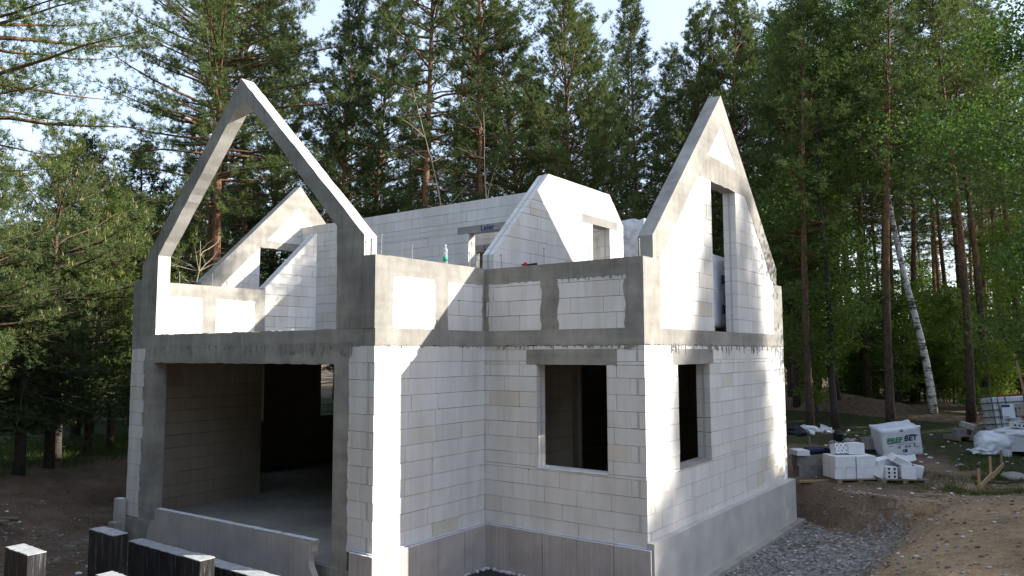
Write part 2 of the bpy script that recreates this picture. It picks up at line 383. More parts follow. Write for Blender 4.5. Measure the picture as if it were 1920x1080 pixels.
def masonry(plane, d0, d1, face, u0, u1, za, zb, holes=(), clip=(), ch=PC, L=.59, zstart=None, show=True, alt0=None, alt1=None, ph=0.):
    """face: the visible depth; alt0/alt1: start/end of odd courses (toothed corners)"""
    z = za if zstart is None else zstart; k = 0; rr = random.Random(int(1000*abs(d0)+77*u0+za*13))
    while z < zb-.01:
        z_1 = min(z+ch, zb); odd = k % 2
        a = alt0 if (odd and alt0 is not None) else u0; b = alt1 if (odd and alt1 is not None) else u1
        cuts = sorted({z, z_1} | {h[i] for h in holes for i in (2, 3) if z+.02 < h[i] < z_1-.02})
        off = (k*.31+ph+rr.uniform(-.06, .06)) % L
        joints = [a-L+off+i*L for i in range(int((b-a)/L)+4)]
        for c0, c1 in zip(cuts[:-1], cuts[1:]):
            zm = (c0+c1)/2; hs = sorted((h[0], h[1]) for h in holes if h[2] < zm < h[3]); free = []; x = a
            for h0, h1 in hs:
                if h0 > x: free.append((x, min(h0, b)))
                x = max(x, h1)
            if x < b: free.append((x, b))
            for f0, f1 in free:
                js = [f0]+[j for j in joints if f0+.07 < j < f1-.07]+[f1]
                for j0, j1 in zip(js[:-1], js[1:]):
                    if j1-j0 < .02: continue
                    poly = [(j0, c0), (j1, c0), (j1, c1), (j0, c1)]
                    for hp in clip:
                        poly = clip_half(poly, *hp)
                        if len(poly) < 3: break
                    if len(poly) >= 3 and abs(area(poly)) > .0025: BLOCKS.append((poly, plane, d0, d1, face, show))
        z = z_1; k += 1
    
w24 = .24
# ground floor, seen from outside
masonry('x', A_-w24, A_, A_, 0, B_, -.0, Z1, alt0=w24)
masonry('y', B_, B_+w24, B_, A_, C_, 0, Z1, holes=[(7.815, 9.08, 1.02, 2.62), (7.62, 9.255, 2.62, 2.855)], alt1=C_-w24)
masonry('x', C_-w24, C_, C_, B_+w24, D_, 0, Z1, holes=[(3.645, 4.925, 1.02, 2.615), (3.474, 5.1, 2.615, 2.853)], alt0=B_, ph=.2)
masonry('y', 0, w24, 0, 0, .52, -PC, Z1, alt1=.45)
masonry('y', 0, w24, 0, 6.22, A_-w24, 0, Z1, alt1=A_)
# upper parapets
masonry('x', A_-w24, A_, A_, .34, 2.45, Z2, 3.96, holes=[(1.27, 1.55, 0, 9)])
masonry('y', B_, B_+w24, B_, 6.80, 9.43, Z2, 3.96, holes=[(7.93, 8.215, 0, 9)], ph=.15)
masonry('x', 0, w24, w24, .22, 2.83, Z2, 3.97, holes=[(1.33, 1.60, 0, 9), (2.58, 2.80, 0, 9)])
# right gable
masonry('x', C_-w24, C_, C_, 3.05, 8.53, Z2, 5.83, holes=[(5.2, 6.4, 0, 5.83)], clip=[(-1, 1, 1.24), (1, 1, 12.82)])
masonry('x', C_-w24, C_, C_, 4.9, 6.7, 6.25, 7.2, clip=[(-1, 1, 1.32), (1, 1, 12.90)], ph=.2)
# trapezoid cross wall
masonry('x', A_-w24, A_, A_, 2.735, 7.47, Z2, 6.235, holes=[(6.12, 6.85, 0, 5.48), (5.70, 7.19, 5.48, 5.65)], clip=[(-1, 1, 1.765), (1, 1, 13.1)], ph=.1)
# spine wall
masonry('y', 5.85, 6.09, 5.85, XL+w24, A_-w24, Z2, 6.31, holes=[(3.62, 4.8, 0, 5.56), (3.29, 5.1, 5.56, 5.72)], ph=.3)
# sloped wall on the left
masonry('x', 0, w24, w24, 2.81, 4.23, Z2, 5.80, clip=[(-1, 1, 1.47)])
# left end gable
masonry('x', XL, XL+w24, XL+w24, 3.05, 8.53, Z2, 5.63, holes=[(4.54, 6.6, 0, 5.63)], clip=[(-1, 1, 1.13), (1, 1, 12.71)])
masonry('x', XL, XL+w24, XL+w24, 4.6, 7.0, 5.81, 7.1, clip=[(-1, 1, 1.10), (1, 1, 12.68)])
# inside and hidden walls
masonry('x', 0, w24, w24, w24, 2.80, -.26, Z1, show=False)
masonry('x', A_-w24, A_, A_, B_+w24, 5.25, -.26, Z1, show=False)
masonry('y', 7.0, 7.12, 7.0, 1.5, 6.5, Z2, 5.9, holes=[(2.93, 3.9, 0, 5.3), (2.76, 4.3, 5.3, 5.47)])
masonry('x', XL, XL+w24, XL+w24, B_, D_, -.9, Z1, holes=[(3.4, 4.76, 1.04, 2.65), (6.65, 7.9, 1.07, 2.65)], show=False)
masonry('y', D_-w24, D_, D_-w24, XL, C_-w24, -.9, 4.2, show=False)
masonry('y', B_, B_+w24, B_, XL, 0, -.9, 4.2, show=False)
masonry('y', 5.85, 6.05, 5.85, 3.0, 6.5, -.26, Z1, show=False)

def pcam(P):
    d = Vector(P)-CAM; z = d.dot(fw); return (960+FPX*d.dot(rt)/z, 540-FPX*d.dot(up)/z)
def pix_area(b):
    poly, plane, d0, d1, face, show = b
    if not show: return 0
    pts = [pcam((face, u, z) if plane == 'x' else (u, face, z)) for u, z in poly]
    if max(p[0] for p in pts) < 0 or min(p[1] for p in pts) > 1080: return 0
    k = abs(area(pts))
    if plane == 'y' and face > 5 and (min(p[0] for p in pts) < 600 or min(p[1] for p in pts) > 470): k *= .2
    if plane == 'x' and face < 0: k *= .5
    return k
order = sorted(range(len(BLOCKS)), key=lambda i: -pix_area(BLOCKS[i]))
fill = MB(); glue = MB(); inner = MB()
for rank, i in enumerate(order):
    poly, plane, d0, d1, face, show = BLOCKS[i]
    glue.prism(poly, plane, (d0+d1)/2-.02, (d0+d1)/2+.02)
    sp = shrink(poly, .0028)
    if len(sp) < 3: continue
    if RND.random() < .22 and len(sp) == 4:
        ci = RND.randrange(4); P0, P1, P2 = Vector(sp[ci-1]), Vector(sp[ci]), Vector(sp[(ci+1) % 4])
        if (P0-P1).length > .12 and (P2-P1).length > .12: sp = sp[:ci]+[tuple(P1+(P0-P1).normalized()*RND.uniform(.008, .03)), tuple(P1+(P2-P1).normalized()*RND.uniform(.008, .03))]+sp[ci+1:]
    dz = RND.uniform(-.0025, .0025)
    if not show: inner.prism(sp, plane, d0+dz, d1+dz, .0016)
    elif rank < 300:
        b = MB(); b.prism(sp, plane, d0+dz, d1+dz, .0016); o = b.build('block', AAC, HOUSE)
    else: fill.prism(sp, plane, d0+dz, d1+dz, .0016)
o = fill.build('block_fill', AAC, HOUSE); o['kind'] = 'stuff'
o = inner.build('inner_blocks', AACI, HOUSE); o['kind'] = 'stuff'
GLUE = plain('adhesive', (.42, .41, .39), .95, .1, 10, bmp=0)
o = glue.build('adhesive_bed', GLUE, HOUSE); o['kind'] = 'stuff'

# ---- concrete
def rough_line(p, q, step=.09, amp=.018, seed=0):
    r = random.Random(seed+int(p[0]*91+p[1]*37)); p, q = Vector(p), Vector(q); n = max(2, int((q-p).length/step)); d = (q-p).normalized(); nn = Vector((-d.y, d.x)); out = []
    for i in range(n):
        k = p+(q-p)*(i/n)
        if i: k = k+nn*r.uniform(-amp, amp)
        out.append((k.x, k.y))
    return out
def rpoly(pts, rough=(), amp=.018, step=.09, seed=0):
    out = []
    for i in range(len(pts)):
        a, b = pts[i], pts[(i+1) % len(pts)]
        out += rough_line(a, b, step, amp, seed) if i in rough else [tuple(a)]
    return out
def concrete(name, plane, d0, d1, pts, rough=(), m=CON, amp=.018, step=.09, seed=0):
    b = MB(); b.prism(rpoly(pts, rough, amp, step, seed), plane, d0, d1); return b.build(name, m, HOUSE)
R4 = lambda u0, z0, u1, z1: [(u0, z0), (u1, z0), (u1, z1), (u0, z1)]
pr = .004
# lower ring beam
concrete('ring_beam', 'x', A_-w24+.004, A_+pr, R4(.002, Z1, B_-pr, Z2), (0,), amp=.012)
concrete('ring_beam', 'y', B_-pr, B_+w24-.004, R4(A_+pr, Z1, C_-w24, Z2), (0,), amp=.016, step=.05)
concrete('ring_beam', 'x', C_-w24, C_+pr, R4(B_-pr, Z1, D_, Z2), (0,), amp=.02, step=.05)
concrete('ring_beam', 'y', -pr, w24, [(0, Z1-.01), (.55, Z1), (.56, 2.646), (6.22, 2.646), (6.23, Z1-.01), (A_-w24, Z1), (A_-w24, Z2), (0, Z2)], (0, 2, 4, 6), amp=.010, m=CON)
concrete('ring_beam', 'x', .004, w24-.004, R4(w24, Z1, B_+w24, Z2)); concrete('ring_beam', 'x', XL, XL+w24, R4(B_+w24, Z1, D_-w24, Z2)); concrete('ring_beam', 'y', B_, B_+w24-.002, R4(XL, Z1, 0, Z2)) 
b = MB(); b.box((w24, w24, 2.925), (A_-w24, D_-w24, Z2-.006)); b.box((XL+w24, B_+w24, 2.925), (w24-.002, D_-w24, Z2-.006)); b.box((A_-w24+.002, B_+w24, 2.925), (C_-w24, D_-w24, Z2-.006)); b.build('upper_floor', SLAB, HOUSE)
b = MB(); b.box((.02, .03, -.7), (A_-.02, D_-.02, -.25)); b.box((XL+.02, B_+.02, -.7), (.018, D_-.02, -.25)); b.box((A_-.018, B_+.02, -.7), (C_-.02, D_-.02, -.25)); b.build('ground_floor', SLAB, HOUSE)
# upper ring beam over the parapets
concrete('parapet_beam', 'x', A_-w24+.004, A_+pr, R4(.236, 3.945, B_-pr, Z3+.01), (0,), amp=.012)
concrete('parapet_beam', 'y', B_-pr, B_+w24-.004, R4(A_+pr, 3.955, C_-w24, Z3), (0,), m=COND, amp=.02, step=.07)
concrete('parapet_beam', 'x', .004, w24+.005, R4(w24, 3.965, 2.82, Z3+.015), (0,), m=CON, amp=.012)
concrete('parapet_beam', 'x', A_-w24+.004, A_-.004, R4(B_+.01, Z2, 2.74, 4.0), m=CON)
# columns cast into the parapets
rc = (1, 3)
concrete('column', 'x', A_-w24+.006, A_+pr-.001, R4(-.006, Z2, .35, 4.2145), (1,), amp=.02)
concrete('column', 'x', A_-w24+.004, A_+pr-.001, R4(1.245, Z2-.01, 1.575, 3.97), rc, amp=.03, seed=3)
concrete('column', 'y', B_-pr+.001, B_+w24-.006, R4(A_+.001, Z2-.01, 6.845, 3.97), (1,), m=COND, amp=.02)
concrete('column', 'x', A_-w24+.008, A_+pr-.002, R4(2.43, Z2-.01, B_-.006, 3.97), (3,), m=COND, amp=.02)
concrete('column', 'y', B_-pr+.001, B_+w24-.006, R4(7.905, Z2-.01, 8.24, 3.97), rc, m=COND, amp=.03, seed=5)
concrete('column', 'y', B_-pr+.0015, B_+w24-.006, R4(9.405, Z2-.01, C_-w24+.002, 3.97), (3,), m=COND, amp=.03, seed=9)
concrete('column', 'x', C_-w24, C_+pr, [(B_-pr, Z2), (3.07, Z2), (3.075, 4.25), (2.79, Z3), (B_-pr, Z3)], (1,), m=CON, amp=.018)
concrete('column', 'x', C_-w24, C_+pr, R4(8.51, Z2, D_, Z3), (3,), m=CON, amp=.018)
concrete('column', 'x', .006, w24+.004, R4(1.31, Z2, 1.62, 3.98), rc, amp=.02, seed=2)
concrete('column', 'x', .006, w24+.004, R4(2.56, Z2, 2.82, 3.98), (3,), amp=.02, seed=4)
# garage piers
concrete('garage_pier', 'y', -pr-.001, w24+.003, [(.60, -.75), (.86, -.75), (.86, 2.655), (.545, Z1), (.50, 2.7), (.53, 1.4), (.47, .2), (.50, -.4)], (3, 4, 5, 6), m=CON, amp=.02, seed=1)
concrete('garage_pier', 'y', -pr-.001, w24+.003, [(5.92, -.7), (6.25, -.7), (6.25, -.05), (6.225, 1.2), (6.25, Z1-.02), (5.92, 2.655)], (2, 3), m=CON, amp=.02, seed=6)
# front gable frame
FR = [(-.004, Z2), (-.004, 4.23), (.30, 4.235), (.30, 4.51), (3.38, 7.55), (6.53, 4.52), (6.53, 4.213), (A_+.002, 4.213), (A_+.002, Z2), (5.955, Z2), (5.935, 4.70), (3.60, 7.06), (3.20, 6.99), (.868, 4.665), (.86, Z2)]
b = MB(); b.prism(rpoly(FR, (3, 4, 9, 10, 12, 13), .007, .16), 'y', -.008, w24); b.m = [0, 0]+[1]*(len(b.f)-2); b.build('gable_frame', [COND, TROWLIT], HOUSE)  # all edge faces get the paler, sunlit-coloured concrete; front and back stay dark
# right gable frame: sloping beams and cross beam
def gable(x0, x1, lo, top, beam0, beam1, off, ridge=5.79, kz=4.565, m=CON, base=4.2):
    k = top-ridge; ya = kz-k; yb = 2*ridge-ya; e = off
    L1 = [(ya, base), (ya+.30, base+.08), (beam0-(k-e)+.0, beam0), (beam1-(k-e), beam1), (ridge, ridge+k-e), (ridge, top), (ya, kz)]
    R1 = [(2*ridge-u, z) for u, z in L1]
    concrete('sloping_beam', 'x', x0, x1, L1, (1, 3), m=m, amp=.012, step=.2); concrete('sloping_beam', 'x', x0, x1, R1, (1, 3), m=m, amp=.012, step=.2, seed=4)
    concrete('cross_beam', 'x', x0+.004, x1-.0015, R4(beam0-(k-e)-.05, beam0, 2*ridge-(beam0-(k-e))+.05, beam1), (0, 2), m=COND if m is CON else m, amp=.012, step=.15)
gable(C_-w24-.004, C_+pr+.001, 0, 7.53, 5.82, 6.27, .56)
gable(XL-.004, XL+w24+.005, 0, 7.47, 5.62, 5.82, .60, kz=4.56)
concrete('column', 'x', XL, XL+w24+.004, R4(B_, Z2, 3.07, 4.21)); concrete('column', 'x', XL, XL+w24+.004, R4(8.51, Z2, D_, 4.21))
# cement runs left under the beams
def runs(plane, face, sgn, u0, u1, z, n, lmax, seed):
    rr = random.Random(seed); b = MB()
    for i in range(n):
        u = u0+(u1-u0)*rr.random(); L = lmax*rr.random()**2.2+.015; wd = rr.uniform(.006, .018); z0 = z+rr.uniform(-.02, .02); d = rr.uniform(.003, .009)
        pts = [(u-wd, z0), (u+wd, z0), (u+wd*.7, z0-L*.7), (u, z0-L), (u-wd*.8, z0-L*.6)]
        b.prism(pts, plane, face, face+sgn*d)
    o = b.build('cement_runs', COND, HOUSE); o['kind'] = 'stuff'
runs('y', -.006, -1, .6, 5.2, 2.94, 90, .16, 1); runs('y', -.006, -1, 4.6, 6.3, 2.95, 120, .2, 2)
runs('y', B_-.005, -1, 7.0, 9.6, Z1+.01, 70, .07, 3); runs('x', C_+.002, 1, 3.3, 8.9, Z1+.01, 130, .16, 4); runs('x', A_+.002, 1, .2, 2.4, Z1+.01, 30, .05, 5)
runs('y', B_-.004, -1, 8.3, 9.4, 3.97, 30, .06, 6)
# lintels
def lintel(plane, d0, d1, u0, z0, u1, z1, m=CONL):
    b = MB(); b.prism(R4(u0, z0, u1, z1), plane, d0, d1, .002); return b.build('lintel', m, HOUSE)
lintel('y', B_-.005, B_+w24, 7.62, 2.62, 9.255, 2.86, CON)
lintel('x', C_-w24, C_+.004, 3.474, 2.613, 5.1, 2.858, CONL)
lintel('x', A_-w24, A_+.003, 5.70, 5.482, 7.19, 5.648)
lt1 = lintel('y', 5.846, 6.09, 3.29, 5.563, 5.1, 5.718); lt2 = lintel('y', 6.996, 7.12, 2.76, 5.303, 4.3, 5.468)
b = MB(); b.box((A_-w24-.001, 5.7, 5.70), (A_+.006, 6.9, 5.715)); b.build('lintel_seam', GLUE, HOUSE)
FONTS = {}
def text(body, m, loc, xdir, updir, size, parent=None, name='lettering', shear=0., bold=0.):
    cu = bpy.data.curves.new(name, 'FONT'); cu.body = body; cu.size = size; cu.extrude = .0012; cu.align_x = 'CENTER'; cu.align_y = 'CENTER'; cu.shear = shear; cu.offset = bold
    cu.materials.append(m); o = bpy.data.objects.new(name, cu); COL.objects.link(o)
    X, Y = Vector(xdir).normalized(), Vector(updir).normalized(); Zd = X.cross(Y).normalized(); Y = Zd.cross(X)
    loc = Vector(loc); base = ORG[parent] if parent is not None else Vector()
    M = Matrix((X, Y, Zd)).transposed().to_4x4(); M.translation = loc-base
    if parent is not None: o.parent = parent
    dg = bpy.context.evaluated_depsgraph_get(); me = bpy.data.meshes.new_from_object(o.evaluated_get(dg)); me.name = name; bpy.data.objects.remove(o)
    o = bpy.data.objects.new(name, me); COL.objects.link(o)
    if parent is not None: o.parent = parent
    o.matrix_local = M; ORG[o] = loc; return o
text('Leier', BLUE, (4.18, 5.842, 5.64), (1, 0, 0), (0, 0, 1), .19, HOUSE, bold=.004)
text('Leier', BLUE, (3.35, 6.992, 5.385), (1, 0, 0), (0, 0, 1), .19, HOUSE, bold=.003)
# window sills
for pts in [((7.815, B_-.012, 1.005), (9.08, B_+w24, 1.024))]:
    b = MB(); b.box(*pts, jit=.004); b.build('sill', XPSW, HOUSE)
b = MB(); b.box((C_-w24, 3.645, 1.004), (C_+.012, 4.925, 1.024), jit=.004); b.build('sill', CONL, HOUSE)
# plinth boards
def board(plane, d0, d1, u0, u1, z0, z1, m=XPS):
    b = MB(); b.prism(R4(u0+.004, z0, u1-.004, z1), plane, d0, d1, .004); o = b.build('plinth_board', m, HOUSE)
    e = MB(); e.prism(R4(u0+.004, z1+.001, u1-.004, z1+.007), plane, d0+.002, d1-.002, .002); e.build('board_edge', XPSW, o); return o
x = -.10
for i, (a, b2) in enumerate([(-.10, .62), (.62, 1.24), (1.24, 1.86), (1.86, B_-.004)]):
    board('x', A_+.003, A_+.05, a, b2, -1.05, .035); board('x', A_+.056, A_+.10, a, b2, -1.05, .02)
for i, (a, b2) in enumerate([(A_+.104, 7.35), (7.35, 7.97), (7.97, 8.59), (8.59, 9.21), (9.21, C_+.09)]):
    board('y', B_-.05, B_-.003, a, b2, -1.05, .045); board('y', B_-.10, B_-.056, a, b2, -1.05, .03)
board('y', -.05, -.012, 6.36, A_+.05, -.75, .045); board('y', -.10, -.056, 6.40, A_+.10, -.75, .03)
b = MB(); b.prism(rpoly(R4(B_-.05, -.76, D_+.13, .125), (2,), .008, .2), 'x', C_+.003, C_+.12); b.build('plinth_render', REN, HOUSE)
b = MB(); b.box((C_-1, D_+.004, -.76), (C_+.003, D_+.13, .12)); b.build('plinth_render', REN, HOUSE)
b = MB(); b.box((C_-.5, 2.6, -1.0), (C_+.25, D_+.36, -.735), jit=.01); b.build('footing', CON, HOUSE)
b = MB(); b.box((.02, -.02, -1.), (A_-.02, .26, -.26)); b.build('footing', CON, HOUSE)
b = MB(); b.box((-.03, .02, -1.), (.2, B_, -.245)); b.build('footing', COND, HOUSE)
b = MB(); b.box((A_+.102, 1.75, -1.3), (C_+.05, B_-.102, -.655), jit=.008); b.build('footing', BIT, HOUSE)
b = MB()
for i in range(60): x, k = RND.choice([(RND.uniform(A_+.11, 8.2), 0), (A_+RND.uniform(.11, .17), 1)]); y = B_-.11-RND.random()*.05 if k == 0 else RND.uniform(1.8, 2.38); q_ = RND.uniform(.006, .022); b.box((x-q_, y-q_, -.662), (x+q_, y+q_, -.65+q_), jit=.004)
o = b.build('board_crumbs', XPSW, HOUSE); o['kind'] = 'stuff'
# anchor rods
def rod(x, y, h, z=Z3):
    b = MB(); lx, ly = RND.uniform(-.012, .012), RND.uniform(-.012, .012)
    b.tube([(x, y, z-.02), (x+lx, y+ly, z+h)], .008, 6); b.lathe([(.014, h-.025), (.014, h-.008)], (x+lx, y+ly, z), 6); b.build('anchor_rod', RUST, HOUSE)
for y, h in ((.87, .25), (2.25, .28)): rod(6.64, y, h)
for x, h in ((7.03, .25), (7.89, .29), (8.73, .26)): rod(x, 2.62, h)
for y, h in ((.86, .27), (1.59, .29), (2.35, .29), (2.47, .22), (1.93, .14)): rod(.12, y, h)
rod(9.60, 2.62, .28); rod(6.60, .08, .26); rod(6.66, .2, .33)

# ------------------------------------------------------------------ foundation pieces in front
def pier(name, x0, y0, x1, y1, z0, z1, label, cat, group=None):
    r = empty(name, ((x0+x1)/2, (y0+y1)/2, z0), label, cat, group)
    b = MB(); b.box((x0, y0, z0), (x1, y1, z1), jit=.006); b.build('shaft', BIT, r)
    b = MB(); b.prism(rpoly(R4(x0-.001, y0-.001, x1+.001, y1+.001), (0, 1, 2, 3), .012, .06, seed=int(x0*10)), 'y', 0, 1)
    t = MB(); n = len(b.v)//2; vs = [(v[0], v[2], z1+.001) for v in b.v[:n]]+[(v[0], v[2], z1+.013) for v in b.v[:n]]
    t.add(vs, [tuple(range(n)), tuple(range(n, 2*n))]+[(i, (i+1) % n, n+(i+1) % n, n+i) for i in range(n)]); t.build('cap', PILTOP, r); return r
pier('foundation_pier', 2.865, -3.07, 3.575, -2.84, -1.3, .19, 'black coated foundation pier nearest the lower left corner, pale top', 'pier', 'bitumen coated foundation piers')
pier('foundation_pier', 2.70, -1.90, 3.41, -1.68, -1.3, .19, 'black coated foundation pier standing at the end of the low black wall', 'pier', 'bitumen coated foundation piers')
pier('foundation_pier', 4.58, -1.50, 5.0, -1.27, -1.3, .0, 'short black pier stub against the middle of the low black wall', 'pier', 'bitumen coated foundation piers')
pier('foundation_pier', 4.05, -2.42, 4.5, -2.2, -1.3, -.13, 'black pier whose pale top just shows at the lower picture edge', 'pier', 'bitumen coated foundation piers')
pier('foundation_wall', 2.3, -1.10, 6.2, -.87, -1.3, -.20, 'low black coated foundation wall running below the garage opening', 'wall')
pn = empty('insulation_slab', (3.7, -.25, -.8), 'long grey insulation slab set upright before the garage opening, right end broken', 'slab')
b = MB(); b.prism(rpoly([(1.35, -.8), (5.84, -.8), (5.93, -.45), (5.78, -.15), (5.91, .16), (1.62, .105), (1.60, -.10), (1.42, -.2), (1.36, -.42)], (1, 2, 3, 4, 6, 7), .012, .08), 'y', -.30, -.20); b.build('panel', XPS, pn)
b = MB(); b.prism(rpoly([(1.64, .106), (5.88, .160), (5.87, .168), (1.65, .114)], (2,), .004, .1), 'y', -.297, -.203); b.build('top_edge', XPSW, pn)
r = empty('insulation_offcut', (.03, 0, -.5), 'upright grey insulation offcut leaning at the left house corner', 'offcut')
b = MB(); b.box((-.12, -.16, -.55), (.06, -.02, .07), jit=.006); b.build('board', XPS, r); b = MB(); b.box((-.19, -.13, -.55), (-.13, .0, .05), jit=.006); b.build('board', XPS, r)
b = MB(); b.box((-.12, -.155, .071), (.055, -.025, .079), jit=.002); b.build('top_edge', XPSW, r)
r = empty('concrete_offcut', (.22, -.3, -.6), 'small grey block offcut at the foot of the garage pier', 'offcut'); b = MB(); b.box((.08, -.36, -.62), (.30, -.22, -.30), jit=.012); b.build('piece', CON, r)

# ------------------------------------------------------------------ small things on the house
bx, by, bz = 6.64, 1.632, Z3+.0105
r = empty('water_bottle', (bx, by, bz), 'clear plastic water bottle with green label on the parapet', 'bottle')
b = MB(); b.lathe([(.030, 0), (.038, .01), (.038, .09), (.037, .16), (.033, .18), (.039, .21), (.036, .24), (.018, .285), (.014, .30)], (bx, by, bz)); b.build('bottle_body', BOT, r, True)
b = MB(); b.lathe([(.0395, .055), (.0395, .125)], (bx, by, bz)); b.build('label_sleeve', BOTG, r, True)
b = MB(); b.lathe([(.0165, .30), (.0165, .322)], (bx, by, bz)); b.build('cap', plain('cap_white', (.7, .72, .72), .4, .02), r, True)
r = empty('bar_clamp', (7.6, 2.6, Z3), 'red and black hand tool lying on the shaded parapet', 'tool')
b = MB(); b.tube([(7.56, 2.6, Z3+.028), (7.75, 2.62, Z3+.034)], [.016, .02], 8); b.build('handle', DARK, r)
b = MB(); b.prism([(7.49, Z3+.001), (7.59, Z3+.001), (7.575, Z3+.045), (7.545, Z3+.075), (7.525, Z3+.075), (7.52, Z3+.05)], 'y', 2.58, 2.62); b.tube([(7.46, 2.6, Z3+.045), (7.53, 2.6, Z3+.045)], .014, 8); b.build('head', RED, r)
# wrapped pallets upstairs
def wrapped(name, x0, y0, x1, y1, z0, z1, label, m, seed=1, lump=.03, nn=14):
    r = empty(name, ((x0+x1)/2, (y0+y1)/2, z0), label, 'pallet')
    bm = bmesh.new(); bmesh.ops.create_cube(bm, size=1); bmesh.ops.subdivide_edges(bm, edges=bm.edges[:], cuts=nn, use_grid_fill=True)
    for v in bm.verts:
        c = v.co.copy(); k = 1-.06*max(0, c.z)*(abs(c.x)+abs(c.y)); p = Vector((c.x*(x1-x0)*k, c.y*(y1-y0)*k, (c.z+.5)*(z1-z0-.13)+.13))
        e = vnoise(p.x*7+seed*5, p.y*7+p.z*6, 1., seed)*lump*2+vnoise(p.x*3+p.z*9, p.y*5-p.z*4, 1.7, seed+3)*lump
        v.co = p*1.+Vector((c.x, c.y, c.z)).normalized()*float(e)
    me = bpy.data.meshes.new('wrap'); bm.to_mesh(me); bm.free(); me.materials.append(m); me.polygons.foreach_set('use_smooth', [True]*len(me.polygons)); o = link('wrap', me, r, ORG[r])
    for yy in (y0+.06, (y0+y1)/2, y1-.06): b = MB(); b.box((x0+.02, yy-.05, z0), (x1-.02, yy+.05, z0+.10), jit=.004); b.build('bearer', WOODG, r)
    b = MB(); b.box((x0+.02, y0+.01, z0+.101), (x1-.02, y1-.01, z0+.125)); b.build('deck', WOODG, r); return r
p1 = wrapped('wrapped_pallet', 8.35, 6.3, 9.28, 7.5, Z2, 4.66, 'white wrapped pallet with dark lettering standing inside the right gable window', FOIL, 2, .02)
for k, z in enumerate((4.20, 3.62)):
    text('SO', NAVY, (9.302, 6.83, z), (0, 1, 0), (0, 0, 1), .24, p1, bold=.012)
    b = MB(); b.tube([(9.300, 6.74, z+.29), (9.300, 6.80, z+.36), (9.300, 6.90, z+.39)], .006, 5); b.tube([(9.300, 6.74, z+.29), (9.300, 6.82, z+.22), (9.300, 6.9, z+.22)], .006, 5); b.build('printed_emblem', GREYP, p1)
for i in range(4): b = MB(); b.tube([(9.16-.03*i, 6.45+.13*i, 4.668), (9.26, 6.50+.13*i, 4.652)], .012, 5); b.build('printed_stripe', BLUE, p1)
wrapped('wrapped_pallet', 6.25, 7.9, 7.06, 8.6, Z2, 5.82, 'clear film wrapped stack rising behind the block cross wall', FOILC, 5, .05)

# ------------------------------------------------------------------ things on the ground to the right
def rotz(cx, cy, a): return Matrix.Translation((cx, cy, 0)) @ Matrix.Rotation(a, 4, 'Z')
FACE = YAW      # a thing turned like this faces the camera
def pallet_parts(r, M, L, W, z0, tilt=None):
    for i in range(5): b = MB(); y = -W/2+.05+i*(W-.1)/4; b.box((-L/2, y-.045, z0+.10), (L/2, y+.045, z0+.122), M); b.build('deck_board', WOODG, r)
    for i in range(3): b = MB(); x = -L/2+.05+i*(L-.1)/2; b.box((x-.05, -W/2, z0), (x+.05, W/2, z0+.099), M); b.build('bearer', WOODG, r)
def hole_block(b, M, lx, ly, lz, nh=(2, 3), rr=.028, dep=.09):
    """block whose -y face carries real round holes"""
    b.add([M @ Vector(p) for p in [(-lx/2, -ly/2, 0), (lx/2, -ly/2, 0), (lx/2, ly/2, 0), (-lx/2, ly/2, 0), (-lx/2, -ly/2, lz), (lx/2, -ly/2, lz), (lx/2, ly/2, lz), (-lx/2, ly/2, lz)]], [(3, 2, 1, 0), (4, 5, 6, 7), (1, 2, 6, 5), (2, 3, 7, 6), (3, 0, 4, 7)])
    cx, cz = lx/nh[0], lz/nh[1]
    for i in range(nh[0]):
        for j in range(nh[1]):
            x0, z0 = -lx/2+i*cx, j*cz; c = (x0+cx/2, z0+cz/2); N = 12; ring = []; sq = []
            for k in range(N):
                t = 2*math.pi*k/N; ring.append((c[0]+rr*math.cos(t), c[1]+rr*math.sin(t)))
                s = min(cx/2/max(abs(math.cos(t)), 1e-6), cz/2/max(abs(math.sin(t)), 1e-6)); sq.append((c[0]+s*math.cos(t), c[1]+s*math.sin(t)))
            vs = [M @ Vector((p[0], -ly/2, p[1])) for p in ring+sq]+[M @ Vector((p[0], -ly/2+dep, p[1])) for p in ring]
            b.mi = 0; b.add(vs, [(N+k, N+(k+1) % N, (k+1) % N, k) for k in range(N)])
            b.mi = 1; b.add(vs, [(k, (k+1) % N, 2*N+(k+1) % N, 2*N+k) for k in range(N)]+[tuple(range(2*N, 3*N))]); b.mi = 0
def single(name, b, m, label, cat, group=None):
    o = b.build(name, m); return tag(o, label, cat, group)
# neat stack of silicate blocks
sx, sy = at(1583, 17.2); sz = g1(sx, sy)+.0
Ms = rotz(sx, sy, FACE+.10)
r = empty('pallet', (sx, sy, sz), 'low wooden pallet under the neat stack of white blocks', 'pallet'); pallet_parts(r, Ms, 1.05, .8, sz-.06)
z0 = sz+.064
for lay in range(2):
    for row in range(2):
        for i in range(4):
            wd = .235; M = Ms @ Matrix.Translation((-.43+i*.245+RND.uniform(-.006, .006)+(.02 if i == 2 else 0), -.20+row*.27+RND.uniform(-.012, .012), z0+lay*.243)) @ Matrix.Rotation(RND.uniform(-.03, .03), 4, 'Z')
            b = MB()
            b.box((-wd/2, -.125, 0), (wd/2, .125, .238), M, .003)
            single('silicate_block', b, [SILI, HOLE], 'white silicate block, %s from left in the %s %s row of the neat stack' % (['first', 'second', 'third', 'fourth'][i], ['front', 'back'][row], ['lower', 'upper'][lay]), 'block', 'blocks of the neat stack')
